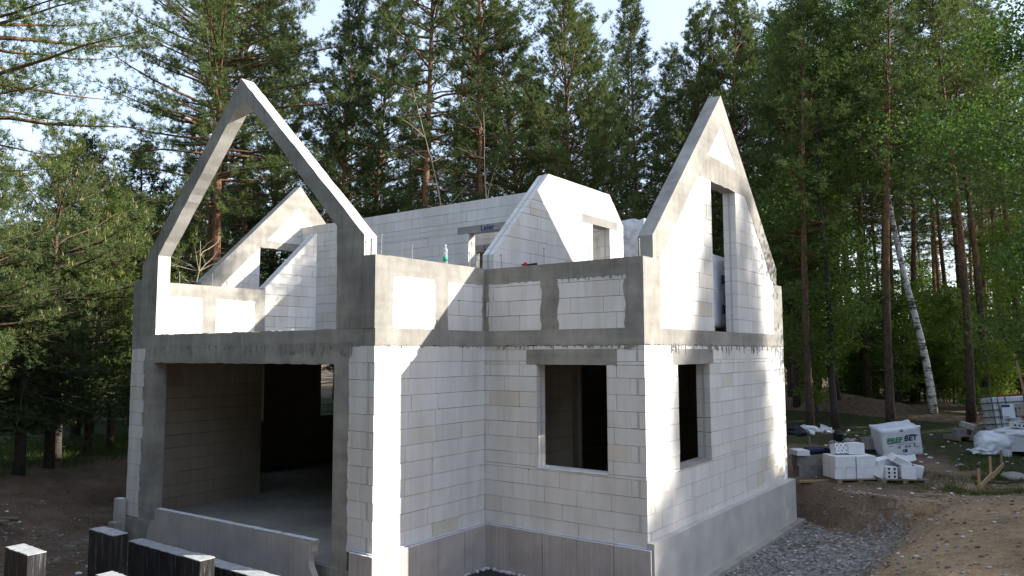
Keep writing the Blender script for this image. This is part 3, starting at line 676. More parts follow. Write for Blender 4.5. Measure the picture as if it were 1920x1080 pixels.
for i, (dx, dy, a, t) in enumerate([(-.22, .02, .2, -.28), (.04, .05, -.05, 0), (.22, .06, .05, 0)]):
    M = Ms @ Matrix.Translation((dx, dy, z0+.488)) @ Matrix.Rotation(a, 4, 'Z') @ Matrix.Rotation(t, 4, 'X'); b = MB()
    if i == 0: hole_block(b, M, .34, .18, .24, (3, 2), .018, .03)
    else: b.box((-.09, -.12, 0), (.09, .12, .24), M, .004)
    single('silicate_block', b, [SILI, HOLE], ['tilted white block with hand slots on top of the neat stack', 'white block upright in the middle on top of neat stack', 'white block at the right end on top of neat stack'][i], 'block', 'blocks of the neat stack')
M = Ms @ Matrix.Translation((.62, -.30, sz+.06)); b = MB(); b.box((-.14, -.13, 0), (.14, .13, .25), M, .006); single('silicate_block', b, [SILI, HOLE], 'single pale block standing right beside the neat stack', 'block', 'blocks of the neat stack')
# rubble pile with holes
tx, ty = at(1668, 17.0); tz = g1(tx, ty); Mt = rotz(tx, ty, FACE-.05)
r = empty('pallet', (tx, ty, tz), 'flat wooden pallet under the heap of broken white blocks', 'pallet'); pallet_parts(r, Mt, 1.0, .8, tz-.07)
RL = ['broken white block with six round holes, lowest left of the heap', 'white block with one hole, lowest right of the heap', 'white block slab tilted across the top of the heap', 'white block lying on the left of the heap', 'white block wedge leaning at the heap right end', 'white block at the back of the broken heap', 'white block cap on the right of the heap', 'white block sliver at the left foot of the heap', 'white block resting high at the heap back']
HB = [(-.25, -.22, 0, 0, 0, 0, .24, .25, (2, 3), .027), (.10, -.24, 0, 0, 0, .06, .30, .25, (1, 1), .02), (-.02, -.12, .30, .35, .42, .25, .42, .14, (1, 1), .02), (-.30, .05, .25, .15, -.1, .3, .40, .15, (1, 1), .02), (.36, -.14, .0, 0, .18, -.3, .20, .27, (1, 1), .02), (.0, .18, .0, 0, 0, .1, .6, .27, (1, 1), .02), (.25, .02, .30, -.2, -.2, -.15, .34, .16, (1, 1), .02), (-.46, -.15, 0, .1, .35, .5, .14, .26, (1, 1), .02), (.05, .18, .29, -.3, .12, .2, .44, .14, (1, 1), .02)]
for i, (dx, dy, dz, rx_, ry_, rz_, lx, lz, nh, rr) in enumerate(HB):
    M = Mt @ Matrix.Translation((dx, dy, tz+.056+dz)) @ Euler((rx_, ry_, rz_)).to_matrix().to_4x4(); b = MB()
    if nh[0] > 1: hole_block(b, M, lx, .22, lz, nh, rr, .06)
    else: b.box((-lx/2, -.11, 0), (lx/2, .11, lz), M, .018)
    single('silicate_block', b, [SILI, HOLE], RL[i], 'block', 'broken blocks of the heap')
# grey blocks and things near the house corner
qx, qy = at(1506, 17.7); qz = g1(qx, qy); Mq = rotz(qx, qy, FACE+.12)
for i, (dx, z, l, t) in enumerate([(.0, 0, .62, 'dull grey concrete block at the bottom of the pair by the corner'), (-.06, .255, .56, 'dull grey concrete block on top of the pair by the corner')]):
    b = MB(); b.box((dx-l/2, -.14, qz-.03+z), (dx+l/2, .14, qz+.22+z), Mq, .008); single('concrete_block', b, BLKG, t, 'block')
b = MB(); b.box((-.42, -.30, qz+.485), (-.12, .1, qz+.60), Mq, .004); single('insulation_board', b, XPSW, 'pale board stack lying on grey blocks at house corner', 'board')
b = MB(); P0 = Mq @ Vector((-.09, -.05, qz+.565)); P1 = Mq @ Vector((.33, -.03, qz+.56)); b.tube([P0, P1], .085, 14); single('membrane_roll', b, ROLL_, 'dark blue membrane roll on the grey blocks', 'roll')
b = MB(); P0 = Mq @ Vector((.22, .3, qz)); b.tube([P0, P0+Vector((-.02, 0, .85))], .02, 6); single('stake', b, WOODG, 'thin wooden stake standing behind the dark roll', 'stake')
b = MB(); b.box((-.55, -.62, qz-.06), (.85, -.50, qz-.02), Mq, .006); single('plank', b, WOOD, 'loose plank lying at the bank edge by the plinth', 'plank')
b = MB(); P0 = Ms @ Vector((-.25, .45, z0+.5)); b.box((-.28, .35, z0+.3), (.2, .7, z0+.56), Ms, .03); single('dark_tarp', b, ROLL_, 'dark bundle behind the neat white block stack', 'bundle')
# printed wrapped pallet
px_, py_ = at(1672, 19.6); pz = g1(px_, py_)
r = empty('block_pallet', (px_, py_, pz), 'film wrapped block pallet with green and navy lettering, sunk to one side', 'pallet')
Mp = Matrix.Translation((px_, py_, pz)) @ Matrix.Rotation(FACE-.12, 4, 'Z') @ Matrix.Rotation(rad(-8), 4, 'Y') @ Matrix.Rotation(rad(7), 4, 'X') @ Matrix.Scale(.84, 4)
bm = bmesh.new(); bmesh.ops.create_cube(bm, size=1); bmesh.ops.subdivide_edges(bm, edges=bm.edges[:], cuts=12, use_grid_fill=True)
Mi = Matrix.Translation(-Vector((px_, py_, pz)))
for v in bm.verts:
    c = v.co.copy(); top = max(0, c.z-.35)/.15
    p = Vector((c.x*1.14, c.y*.9, (c.z+.5)*.86+.03)); ed = (abs(c.x) > .45)+(abs(c.y) > .45)+(abs(c.z) > .45)
    e = vnoise(p.x*6, p.z*6+p.y*5, 1., 4)*.02+top*max(0, vnoise(p.x*5, p.y*5, 1., 9))*.10-(.02 if ed > 1 else 0)
    v.co = Mi @ Mp @ (p+c.normalized()*float(e))
me = bpy.data.meshes.new('wrap'); bm.to_mesh(me); bm.free(); me.materials.append(FOIL); me.polygons.foreach_set('use_smooth', [True]*len(me.polygons)); link('wrap', me, r, (px_, py_, pz))
X3, U3 = (Mp.to_3x3() @ Vector((1, 0, 0))), (Mp.to_3x3() @ Vector((0, 0, 1)))
def ptext(s, m, x, z, size, **k): return text(s, m, Mp @ Vector((x, -.468, z)), X3, U3, size, r, **k)
ptext('PREF', GREENP, -.21, .56, .18, shear=.12, bold=.005); ptext('BET', NAVY, .25, .57, .19, shear=.12, bold=.005)
ptext('CE', NAVY, .05, .22, .09, bold=.006); ptext('CE', NAVY, .02, .83, .07, bold=.003)
def pbar(x0, z0, x1, z1, m, nm='printed_line'): b = MB(); b.box((x0, -.470, z0), (x1, -.462, z1), Mp); b.build(nm, m, r)
pbar(-.40, .475, -.19, .49, NAVY); pbar(-.17, .475, .07, .482, GREENP); pbar(-.40, .40, -.28, .41, GREYP); pbar(-.16, .42, .36, .428, GREYP); pbar(.14, .665, .38, .68, NAVY)
for x in (-.14, .06, .16): pbar(x, .31, x+.07, .37, GREYP, 'printed_emblem')
pbar(.33, .28, .345, .42, DARK, 'film_tear')
b = MB(); b.add([Mp @ Vector(p) for p in [(.40, -.475, .40), (.52, -.475, .31), (.44, -.52, .33), (.37, -.53, .36)]], [(0, 1, 2), (0, 2, 3), (0, 3, 2), (0, 2, 1)]); b.build('film_flap', FOIL, r)
for x in (-.45, 0, .45): b = MB(); b.box((x-.06, -.42, -.08), (x+.06, .42, .025), Mp); b.build('bearer', WOODG, r)
hx, hy = at(1628, 20.0); hz = g1(hx, hy); b = MB(); b.box((-.27, -.12, hz+.08), (.27, .12, hz+.38), rotz(hx, hy, FACE), .01); single('concrete_block', b, CONL, 'pale block half hidden at the left of the printed pallet', 'block')
b = MB(); b.box((-.32, -.2, hz-.05), (.32, .2, hz+.078), rotz(hx, hy, FACE), .01); single('timber_bearer', b, DARK, 'dark bearer under the pale block by printed pallet', 'bearer')
# small pallet of grey kerb pieces
kx, ky = at(1796, 21.5); kz = g1(kx, ky); Mk = rotz(kx, ky, FACE+.1)
r = empty('pallet', (kx, ky, kz), 'small wooden pallet carrying grey kerb blocks before the forest', 'pallet'); pallet_parts(r, Mk, .85, .6, kz+.02)
for i, (x, y, a, l, t) in enumerate([(-.22, -.1, 0, .30, 'grey kerb block at the left on the small pallet'), (.02, -.12, .5, .45, 'pale kerb block laid across the small pallet'), (.30, .02, .1, .34, 'grey kerb block at the right on the small pallet')]):
    M = Mk @ Matrix.Translation((x, y, kz+.144+(.0 if i != 1 else .20))) @ Matrix.Rotation(a, 4, 'Z') @ Matrix.Rotation(.25 if i == 1 else 0, 4, 'X'); b = MB(); b.box((-l/2 if i != 1 else -.08, -.1 if i != 1 else -.2, 0), (l/2 if i != 1 else .08, .1 if i != 1 else .2, .19 if i != 1 else .14), M, .006); single('kerb_block', b, BLKG if i != 1 else CONL, t, 'block')
# tank in its cage
ix, iy = at(1886, 22.0); iz = g1(ix, iy)-.02
Mx = Matrix.Translation((ix, iy, iz)) @ Matrix.Rotation(FACE-.18, 4, 'Z') @ Matrix.Rotation(rad(-4), 4, 'Y') @ Matrix.Rotation(rad(-6), 4, 'X')
r = empty('bulk_tank', (ix, iy, iz), 'white plastic bulk liquid tank in a steel cage with paper labels', 'tank')
b = MB(); N = 5; b.box((-.55, -.45, .16), (.55, .45, 1.12), Mx, .01); o = b.build('tank_body', TANK, r)
mod = o.modifiers.new('bevel', 'BEVEL'); mod.width = .07; mod.segments = 3
for z in (.18, .36, .56, .76, .96, 1.13):
    b = MB(); b.tube([Mx @ Vector(p) for p in [(-.60, -.50, z), (.60, -.50, z), (.60, .50, z), (-.60, .50, z), (-.60, -.50, z)]], .017, 5); b.build('cage_bar', CAGE, r)
for x in (-.60, -.44, -.24, .24, .44, .60):
    b = MB(); b.tube([Mx @ Vector((x, -.505, .14)), Mx @ Vector((x, -.505, 1.14))], .015, 5); b.build('cage_bar', CAGE, r)
for y in (-.2, .2):
    for x in (-.605, .605): b = MB(); b.tube([Mx @ Vector((x, y, .14)), Mx @ Vector((x, y, 1.14))], .011, 5); b.build('cage_bar', STEEL, r)
b = MB(); b.box((-.62, -.52, 0), (.62, .52, .13), Mx, .01); b.build('base_pallet', STEEL, r)
b = MB(); b.box((.0, -.522, .55), (.24, -.516, .90), Mx); b.build('plate', TAN, r); b = MB(); b.box((-.38, -.524, .50), (-.06, -.518, .90), Mx); b.build('paper_label', PAPER, r)
b = MB(); b.box((-.38, -.528, .82), (-.16, -.5245, .885), Mx); b.build('printed_band', BLUE, r); b = MB(); b.box((.13, -.53, .44), (.26, -.526, .56), Mx); b.build('red_plate', RED, r)
b = MB(); b.box((-.36, -.528, .53), (-.22, -.5245, .56), Mx); b.build('printed_line', GREYP, r); b = MB(); b.box((.06, -.528, .74), (.10, -.5235, .79), Mx); b.build('printed_emblem', DARK, r)
b = MB(); b.tube([Mx @ Vector((-.4, -.5, 1.15)), Mx @ Vector((.15, -.5, 1.16))], .02, 6); b.build('lid_strap', RED, r)
# film covered stack in front of the tank
fx, fy = at(1893, 19.3); fz = g1(fx, fy); Mf = rotz(fx, fy, FACE-.15)
r = empty('panel_stack', (fx, fy, fz), 'stack of thin white panels half covered by crumpled film', 'stack')
for i in range(11):
    b = MB(); b.box((-.45+.004*RND.random(), -.4, fz+.10+i*.038), (.75, .4, fz+.134+i*.038), Mf @ Matrix.Translation((RND.uniform(-.008, .008), RND.uniform(-.008, .008), 0))); b.build('panel', SILI, r)
for x in (-.35, .15, .6): b = MB(); b.box((x-.05, -.38, fz-.05), (x+.05, .38, fz+.098), Mf); b.build('bearer', WOODG, r)
def lump(c, sx_, sy_, sz_, seed, amp=.35, cuts=4):
    bm = bmesh.new(); bmesh.ops.create_icosphere(bm, subdivisions=cuts, radius=1)
    for v in bm.verts:
        p = v.co.copy(); e = 1+amp*float(vnoise(p.x*2.3+seed, p.y*2.3+p.z*2.7, 1., seed))+amp*.5*abs(float(vnoise(p.x*6+p.z*3, p.y*6-p.z*5, 1., seed+2)))
        v.co = Vector((math.copysign(abs(p.x)**.8, p.x)*sx_, math.copysign(abs(p.y)**.8, p.y)*sy_, p.z*sz_))*e
        v.co = Mf @ (v.co+Vector(c))-ORG[r]
    me = bpy.data.meshes.new('film_cover'); bm.to_mesh(me); bm.free(); me.materials.append(FOIL); me.polygons.foreach_set('use_smooth', [True]*len(me.polygons)); link('film_cover', me, r, ORG[r])
lump((.12, -.02, fz+.53), .62, .40, .13, 3, .3); lump((-.62, -.08, fz+.26), .36, .40, .30, 6, .4); lump((-.86, -.2, fz+.07), .30, .25, .10, 9, .5); lump((-.42, -.36, fz+.10), .10, .08, .26, 12, .5)
M = Mf @ Matrix.Translation((-.06, -.18, fz+.66)) @ Matrix.Rotation(.1, 4, 'Y'); b = MB(); hole_block(b, M, .30, .2, .13, (3, 1), .026, .05); single('silicate_block', b, [SILI, HOLE], 'white block with three round holes lying on the film cover', 'block')
# leaning pole, batter boards
b = MB(); P0 = Vector((*at(1926, 20.8), 0)); P0.z = g1(P0.x, P0.y)+.2; P1 = Vector((*at(1898, 20.8), 2.72)); b.tube([P0, P1], [.035, .03], 7); single('wooden_pole', b, WOOD, 'slim wooden pole leaning beside the tank at the right edge', 'pole')
r = empty('batter_board', (13.1, 11.6, -.4), 'pale timber batter board on three stakes beside the sand', 'batter board')
S = [Vector((13.02, 10.8, 0)), Vector((13.14, 11.95, 0)), Vector((13.26, 13.3, 0))]
for i, (p, t) in enumerate(zip(S, (.45, .50, .52))):
    z = g1(p.x, p.y); top = [.42, .55, .55][i]; b = MB(); b.tube([(p.x, p.y, z-.2), (p.x+.01, p.y-.02, top)], .026, 4); b.build('stake', WOOD if i < 2 else WOODG, r)
d = (S[2]-S[0]).normalized()
for a, c, z in ((-.12, 1.17, .02), (1.1, 2.5, .07)):
    P, Q = S[0]+d*a, S[0]+d*c; b = MB(); nrm = Vector((d.y, -d.x, 0))
    vs = [P+nrm*k+Vector((0, 0, zz)) for zz in (z, z+.105) for k in (.034, .056)]+[Q+nrm*k+Vector((0, 0, zz+.10)) for zz in (z, z+.105) for k in (.034, .056)]
    b.add(vs, [(0, 1, 3, 2), (4, 6, 7, 5), (0, 4, 5, 1), (2, 3, 7, 6), (0, 2, 6, 4), (1, 5, 7, 3)]); b.build('rail', WOOD, r)
def rock(name, x, y, s, label, m=STONE, flat=.6, seed=1):
    bm = bmesh.new(); bmesh.ops.create_icosphere(bm, subdivisions=3, radius=1)
    for v in bm.verts: c = v.co.copy(); k = 1+.5*float(vnoise(c.x*1.7+seed*3, c.y*1.7+c.z*2, 1., seed)); v.co = Vector((c.x*s*k*1.2, c.y*s*k, c.z*s*k*flat))
    me = bpy.data.meshes.new(name); bm.to_mesh(me); bm.free(); me.materials.append(m); o = link(name, me, None, (x, y, g1(x, y)+s*flat*.35)); return o
tag(rock('rock', 13.55, 12.3, .21, '', CONL, .55, 3), 'pale rock half sunk in grass behind the batter board', 'rock')
b = MB(); P = [Vector((12.9+.22*i, 11.35+.16*i, 0)) for i in range(5)]; b.tube([(p.x, p.y, g1(p.x, p.y)+.03+.01*math.sin(i*2)) for i, p in enumerate(P)], .018, 5); single('branch', b, DARK, 'dark stick lying on the ground near the pale rock', 'stick')
# rubbish by the mound
def trash(px, dep, label, m, s, seed, flat=.7, cat='rubbish'):
    x, y = at(px, dep); o = rock('rubbish_bag' if cat == 'rubbish' else 'rubble_pile', x, y, s, '', m, flat, seed); return tag(o, label, cat)
trash(1508, 24, 'crumpled white plastic sack beside the dark tree trunk', FOIL, .24, 4); trash(1493, 24, 'small pale sack close to the house corner', FOIL, .15, 6); trash(1480, 23.5, 'black sack heap at the house corner edge', DARK, .35, 7)
def chips(name, px, dep, n, spread, smin, smax, m, label, seed, cat='rubble'):
    rr = random.Random(seed); cx, cy = at(px, dep); b = MB()
    for i in range(n):
        x, y = cx+rr.gauss(0, spread), cy+rr.gauss(0, spread); s = rr.uniform(smin, smax); z = g1(x, y)+s*.2
        M = Matrix.Translation((x, y, z)) @ Euler((rr.uniform(-.6, .6), rr.uniform(-.6, .6), rr.uniform(0, 6))).to_matrix().to_4x4()
        b.box((-s, -s*.7, -s*.4), (s, s*.7, s*.4), M, s*.25)
    o = b.build(name, m); return tag(o, label, cat, kind='stuff')
chips('rubble', 1538, 24, 26, .35, .04, .11, SILI, 'scatter of white broken rubble under the dark trees', 3)
chips('rubble', 1568, 21.8, 22, .16, .03, .09, CONL, 'small heap of pale rubble on the spoil mound', 5)
b = MB(); P0 = Vector((*at(1563, 21.9), 0)); z = g1(P0.x, P0.y); b.lathe([(.10, 0), (.14, .05), (.15, .25), (.09, .33), (.03, .35)], (P0.x, P0.y, z-.04), 10); single('bucket', b, DARK, 'dark bucket on the spoil mound above the pale rubble', 'bucket')
# fence post on the left
b = MB(); P0 = Vector((*at(181, 22), 0)); z = g1(P0.x, P0.y); b.tube([(P0.x, P0.y, z-.2), (P0.x, P0.y, z+1.0)], [.065, .06], 8); single('fence_post', b, DBARK, 'lone dark wooden post standing in the grass on the left', 'post')

#TREES#
# ------------------------------------------------------------------ trees
NR = np.random.default_rng(11)
def unit(a): return a/np.maximum(np.linalg.norm(a, axis=-1, keepdims=True), 1e-9)
def tri_mesh(name, V, mats, mi=None, quads=False):
    k = 4 if quads else 3; n = len(V)//k; me = bpy.data.meshes.new(name)
    me.vertices.add(len(V)); me.vertices.foreach_set('co', np.ascontiguousarray(V, dtype=np.float32).reshape(-1))
    me.loops.add(len(V)); me.loops.foreach_set('vertex_index', np.arange(len(V), dtype=np.int32)); me.polygons.add(n)
    me.polygons.foreach_set('loop_start', np.arange(0, len(V), k, dtype=np.int32))
    for m in mats: me.materials.append(m)
    if mi is not None: me.polygons.foreach_set('material_index', mi.astype(np.int32))
    me.update(); return me
def needles(C, D, n, ln, wd, spread=.9):
    C = np.repeat(C, n, 0); D = np.repeat(D, n, 0); N = len(C)
    d = unit(D*.75+unit(NR.normal(size=(N, 3)))*spread); s = unit(np.cross(d, NR.normal(size=(N, 3))))
    L = ln*NR.uniform(.7, 1.25, (N, 1)); C = C+NR.normal(size=(N, 3))*ln*.18
    return np.stack([C+s*wd/2, C-s*wd/2, C+d*L], 1).reshape(-1, 3)
def curve_pts(p, az, el, L, n=7, droop=.0, lift=.0, wig=.04):
    pts = [np.array(p, float)]; d0 = np.array([math.cos(az)*math.cos(el), math.sin(az)*math.cos(el), math.sin(el)])
    for i in range(1, n):
        t = i/(n-1); d = d0.copy(); d[2] += -droop*t+lift*t*t*1.6; d = d/np.linalg.norm(d); d = d+NR.normal(size=3)*wig; pts.append(pts[-1]+d*L/(n-1))
    return np.array(pts)
def make_pine(name, H, base, R, whorl=.5, per=5, sub=9, tuft=.13, nn=8, ln=.15, wd=.018, peak=.28, r0=.17, lean=.25, dead=14, mats=None, candles=0, top=.15, el0=5, el1=45, droop=.35, bark=None, asym=None, gap=.12, fluff=.09, rnd=.85):
    """returns a thing: trunk (with limbs) and crown meshes at the origin"""
    tr = MB(); n = 16; ax = NR.uniform(0, 6.28); xs = [lean*math.sin(i/n*2.4+ax)*i/n for i in range(n+1)]; ys = [lean*math.cos(i/n*2.1+ax*2)*i/n for i in range(n+1)]
    x0, y0 = xs[0], ys[0]; P = [(xs[i]-x0, ys[i]-y0, H*i/n-.3*(i == 0)) for i in range(n+1)]
    tr.tube(P, [max(.012, r0*(1-.93*(i/n)**1.1)*(1.25 if i == 0 else 1)) for i in range(n+1)], 9)
    axis_ = lambda z: np.array([np.interp(z, [p[2] for p in P], [p[0] for p in P]), np.interp(z, [p[2] for p in P], [p[1] for p in P]), z])
    C = []; D = []; CC = []; z = base; cl = H-base
    while z < H-.15:
        t = (z-base)/cl
        prof = (t/peak)**.6 if t < peak else (1-(t-peak)/(1-peak))**rnd
        rad_ = R*max(top*.6, prof*(1-top)+top*(1-t))
        a0 = NR.uniform(0, 6.28)
        for k in range(per):
            if NR.random() < gap: continue
            az = a0+6.283*k/per+NR.uniform(-.35, .35); L = rad_*NR.uniform(.45, 1.2)
            if asym is not None: L *= 1+asym[1]*math.cos(az-asym[0])
            el = rad(el0+(el1-el0)*t+NR.uniform(-8, 8)); zz = z+NR.uniform(-.3, .3)
            bp = curve_pts(axis_(min(zz, H-.1)), az, el, L, 7, droop*(1-t), .25, .07)
            tr.tube(bp, list(np.linspace(max(.010, .022*L**.7*(1.1-t*.5)), .005, 7)), 4, False)
            ns = max(3, int(sub*(.4+.6*L/R))); seg = np.array(bp); nc = max(2, int(round(L/.95))); qc = .28+.70*(np.arange(nc)+NR.uniform(.2, .8, nc))/nc; qc[-1] = .95
            for j in range(ns):
                q = float(np.clip(qc[j % nc]+NR.normal()*.045, .15, .999)); i0 = min(5, int(q*6)); f = q*6-i0; b = seg[i0]*(1-f)+seg[i0+1]*f; bd = unit(seg[i0+1]-seg[i0])
                side = unit(np.cross(bd, [0, 0, 1]))*(1 if j % 2 else -1)
                sd = unit(bd*.8+side*NR.uniform(.3, 1.1)+np.array([0, 0, NR.uniform(-.05, .5)])); sl = min(.85, .20*L*(1.2-q)+.24)*NR.uniform(.55, 1.2)
                m = max(2, int(sl/tuft)); tt = (np.arange(m)+1)/m
                C.append(b+sd*sl*tt[:, None]+NR.normal(size=(m, 3))*fluff); D.append(np.repeat((sd+np.array([0, 0, .35]))[None], m, 0))
                if candles and NR.random() < candles: CC.append(b+sd*sl)
            C.append(bp[-1][None]); D.append(unit(bp[-1]-bp[-2])[None])
        z += whorl*NR.uniform(.8, 1.2)*(1-.45*t)
    for k in range(dead):
        z = NR.uniform(min(2., base*.25), base*1.02); az = NR.uniform(0, 6.28); L = NR.uniform(.5, 1.9)*(.5+.5*z/base)
        bp = curve_pts(axis_(z), az, rad(NR.uniform(-12, 25)), L, 6, .4, .1, .12); tr.tube(bp, list(np.linspace(.022, .004, 6)), 3, False)
        if NR.random() < .6:
            b2 = curve_pts(bp[3], az+NR.uniform(-.9, .9), rad(NR.uniform(-10, 30)), L*.5, 4, .2, 0, .12); tr.tube(b2, list(np.linspace(.010, .003, 4)), 3, False)
    C = np.concatenate(C); D = np.concatenate(D); V = needles(C, D, nn, ln, wd); mi = np.zeros(len(V)//3)
    if CC:
        CC = np.array(CC); V2 = needles(CC+np.array([0, 0, .03]), np.tile([[0, 0, 2.2]], (len(CC), 1)), 4, .13, .022, .5); V = np.concatenate([V, V2]); mi = np.concatenate([mi, np.ones(len(V2)//3)])
    r = empty(name, (0, 0, 0)); link('trunk', tr.mesh('trunk', bark or PBARK, (0, 0, 0), True), r)
    link('crown', tri_mesh('crown', V, mats or [NEED, CANDLE], mi), r); return r
def leaves(C, size, droop=.3):
    N = len(C); a = unit(NR.normal(size=(N, 3))+np.array([0, 0, -droop])); b = unit(np.cross(a, NR.normal(size=(N, 3)))); s = size*NR.uniform(.65, 1.3, (N, 1))
    return np.stack([C-a*s*.5, C+b*s*.36, C+a*s*.6, C-b*s*.36], 1).reshape(-1, 3)
def make_broadleaf(name, H, base, R, n, size, lean, r0, bark, m, limbs=26, weep=.25, stems=1, clump=.35, peak=.45):
    tr = MB(); k = 18; C = []
    for s in range(stems):
        sx_, sy_ = (0, 0) if stems == 1 else (NR.normal()*.18, NR.normal()*.18); lx, ly = lean if stems == 1 else (NR.normal()*.25*R, NR.normal()*.25*R)
        P = [np.array([sx_+lx*(i/k)**1.1+.06*math.sin(i*.9+s), sy_+ly*(i/k)**1.3+.06*math.cos(i*.7), H*i/k-.3*(i == 0)]) for i in range(k+1)]
        tr.tube(P, [max(.008, r0*(1-.94*(i/k))*(1.2 if i == 0 else 1)) for i in range(k+1)], 9)
        for j in range(limbs):
            t = base/H+(1-base/H)*(j+NR.random())/limbs; i0 = min(k-1, int(t*k)); p = P[i0]; u = (t-base/H)/(1-base/H)
            prof = (u/peak)**.55 if u < peak else (1-(u-peak)/(1-peak))**.7
            L = R*(prof*.85+.15)*NR.uniform(.6, 1.15); az = NR.uniform(0, 6.28)
            bp = curve_pts(p, az, rad(NR.uniform(20, 50)), L, 7, weep*1.6, 0, .08); tr.tube(bp, list(np.linspace(max(.008, r0*.22*(1.1-u)), .003, 7)), 4, False)
            m_ = int(n/limbs/stems/14)+1
            for c in range(14):
                q = NR.uniform(.25, 1.05); i1 = min(5, int(q*6)); f = q*6-i1; b = bp[i1]*(1-f)+bp[i1+1]*f
                e = b+unit(NR.normal(size=3)+np.array([0, 0, -weep*2]))*NR.uniform(.1, .45)*min(1, R*.4)
                tw = NR.random((m_, 1)); C.append(b*(1-tw)+e*tw+NR.normal(size=(m_, 3))*clump*min(1, R*.35)*np.array([1, 1, .75]))
    C = np.concatenate(C); r = empty(name, (0, 0, 0)); link('trunk', tr.mesh('trunk', bark, (0, 0, 0), True), r)
    link('crown', tri_mesh('crown', leaves(C, size, weep), [m], None, True), r); return r
PROTO = []
def proto(o): PROTO.append(o); return o
# edge pines: dense, low crowns
E1 = proto(make_pine('pine_tree', 21, 7.8, 5.3, .42, 6, 26, .11, 14, .13, .018, .3, .20, .3, 22, candles=.08, top=.4, el0=0, el1=48, gap=.10, fluff=.07, rnd=.55, bark=OBARK))
E2 = proto(make_pine('pine_tree', 17.5, 2.8, 3.9, .44, 6, 18, .12, 13, .14, .023, .35, .17, .5, 16, top=.3, el0=2, el1=50, gap=.14, fluff=.07, rnd=.6))
E4 = proto(make_pine('pine_tree', 18, 4.5, 4.2, .50, 5, 20, .12, 13, .14, .023, .45, .17, .8, 20, top=.35, el0=-2, el1=55, gap=.2, fluff=.07, rnd=.5, asym=(1., .3)))
E3 = proto(make_pine('pine_tree', 22, 7.6, 4.0, .50, 5, 19, .12, 13, .14, .021, .45, .17, .5, 40, top=.35, el0=-2, el1=48, gap=.22, fluff=.07, rnd=.6))
# forest pines: bare boles
F1 = proto(make_pine('pine_tree', 23, 11.5, 3.2, .55, 5, 12, .15, 10, .20, .030, .45, .165, .6, 40, top=.4, gap=.15, fluff=.10, rnd=.55))
F2 = proto(make_pine('pine_tree', 22, 8.5, 2.9, .6, 5, 11, .16, 10, .20, .030, .45, .145, .7, 34, top=.35, gap=.22, fluff=.10, rnd=.55))
F3 = proto(make_pine('pine_tree', 20, 4.5, 3.0, .55, 5, 11, .15, 10, .20, .030, .35, .13, .4, 24, top=.3, gap=.15, mats=[NEEDD, CANDLE], fluff=.10, rnd=.6))
# young bushy pines and a spruce for the left side
Y1 = proto(make_pine('young_pine', 8.6, 3.4, 3.6, .40, 6, 18, .10, 15, .12, .014, .3, .13, .2, 10, candles=.3, top=.25, el0=-2, el1=50, gap=.18, mats=[NEED, CANDLE], fluff=.09, rnd=.8))
Y2 = proto(make_pine('young_pine', 7.2, 1.8, 2.7, .40, 6, 14, .11, 14, .13, .016, .3, .11, .2, 8, candles=.35, top=.25, el0=8, el1=50, gap=.06, mats=[NEEDY, CANDLE], fluff=.11, rnd=.6))
S1 = proto(make_pine('spruce_tree', 9.5, 2.2, 3.2, .32, 7, 15, .11, 9, .11, .028, .1, .16, .1, 14, mats=[NEEDD, CANDLE], top=.1, el0=-14, el1=15, droop=.5, gap=.03, bark=DBARK, fluff=.10))
O1 = proto(make_pine('pine_tree', 17, 7.2, 5.4, .50, 6, 26, .10, 14, .13, .015, .3, .2, .4, 12, candles=.35, top=.3, el0=-4, el1=40, gap=.12, mats=[NEEDY, CANDLE], fluff=.12, rnd=.6))
BI1 = proto(make_broadleaf('birch_tree', 17, 8.8, 3.2, 22000, .085, (-3.3, -.3), .145, BBARK, BIRCHL, 44, .55, clump=.32, peak=.35))
BI2 = proto(make_broadleaf('leafy_tree', 15.5, 2.8, 3.3, 34000, .085, (.5, .3), .13, DBARK, BIRCHL, 40, .5, clump=.34, peak=.35))
SH1 = proto(make_broadleaf('young_tree', 4.6, .7, 1.5, 5200, .085, (.2, .1), .035, DBARK, SHRUBL, 22, .1, 2, clump=.26))
SH2 = proto(make_broadleaf('shrub', 2.4, .25, 1.1, 3600, .075, (.1, .1), .02, DBARK, SHRUBL, 18, .1, 4, clump=.24))
SH3 = proto(make_broadleaf('young_tree', 7.5, 1.6, 1.9, 7500, .085, (.3, -.2), .05, DBARK, SHRUBL, 26, .15, 1, clump=.3))
USED = {}
TR = random.Random(5)
def put(p, px, depth, label, H=None, h0=None, cat='tree', group=None, rz=None, wide=None, xy=None):
    x, y = xy or at(px, depth); hh = max(v.co.z for v in p.children[0].data.vertices) if p not in USED else USED[p][0]
    if p not in USED: USED[p] = [hh, False]
    s = 1. if H is None else H/hh; sxy = s*(wide or 1); z = g1(x, y)-.05; rz = TR.uniform(0, 6.28) if rz is None else rz
    if not USED[p][1]:
        USED[p][1] = True; p.location = (x, y, z); p.rotation_euler.z = rz; p.scale = (sxy, sxy, s); tag(p, label, cat, group); return p
    r = copy_tree(p, (x, y, z), rz, 1, label, group, (sxy, sxy, s)); r['category'] = cat
    if not group and 'group' in r: del r['group']
    return r
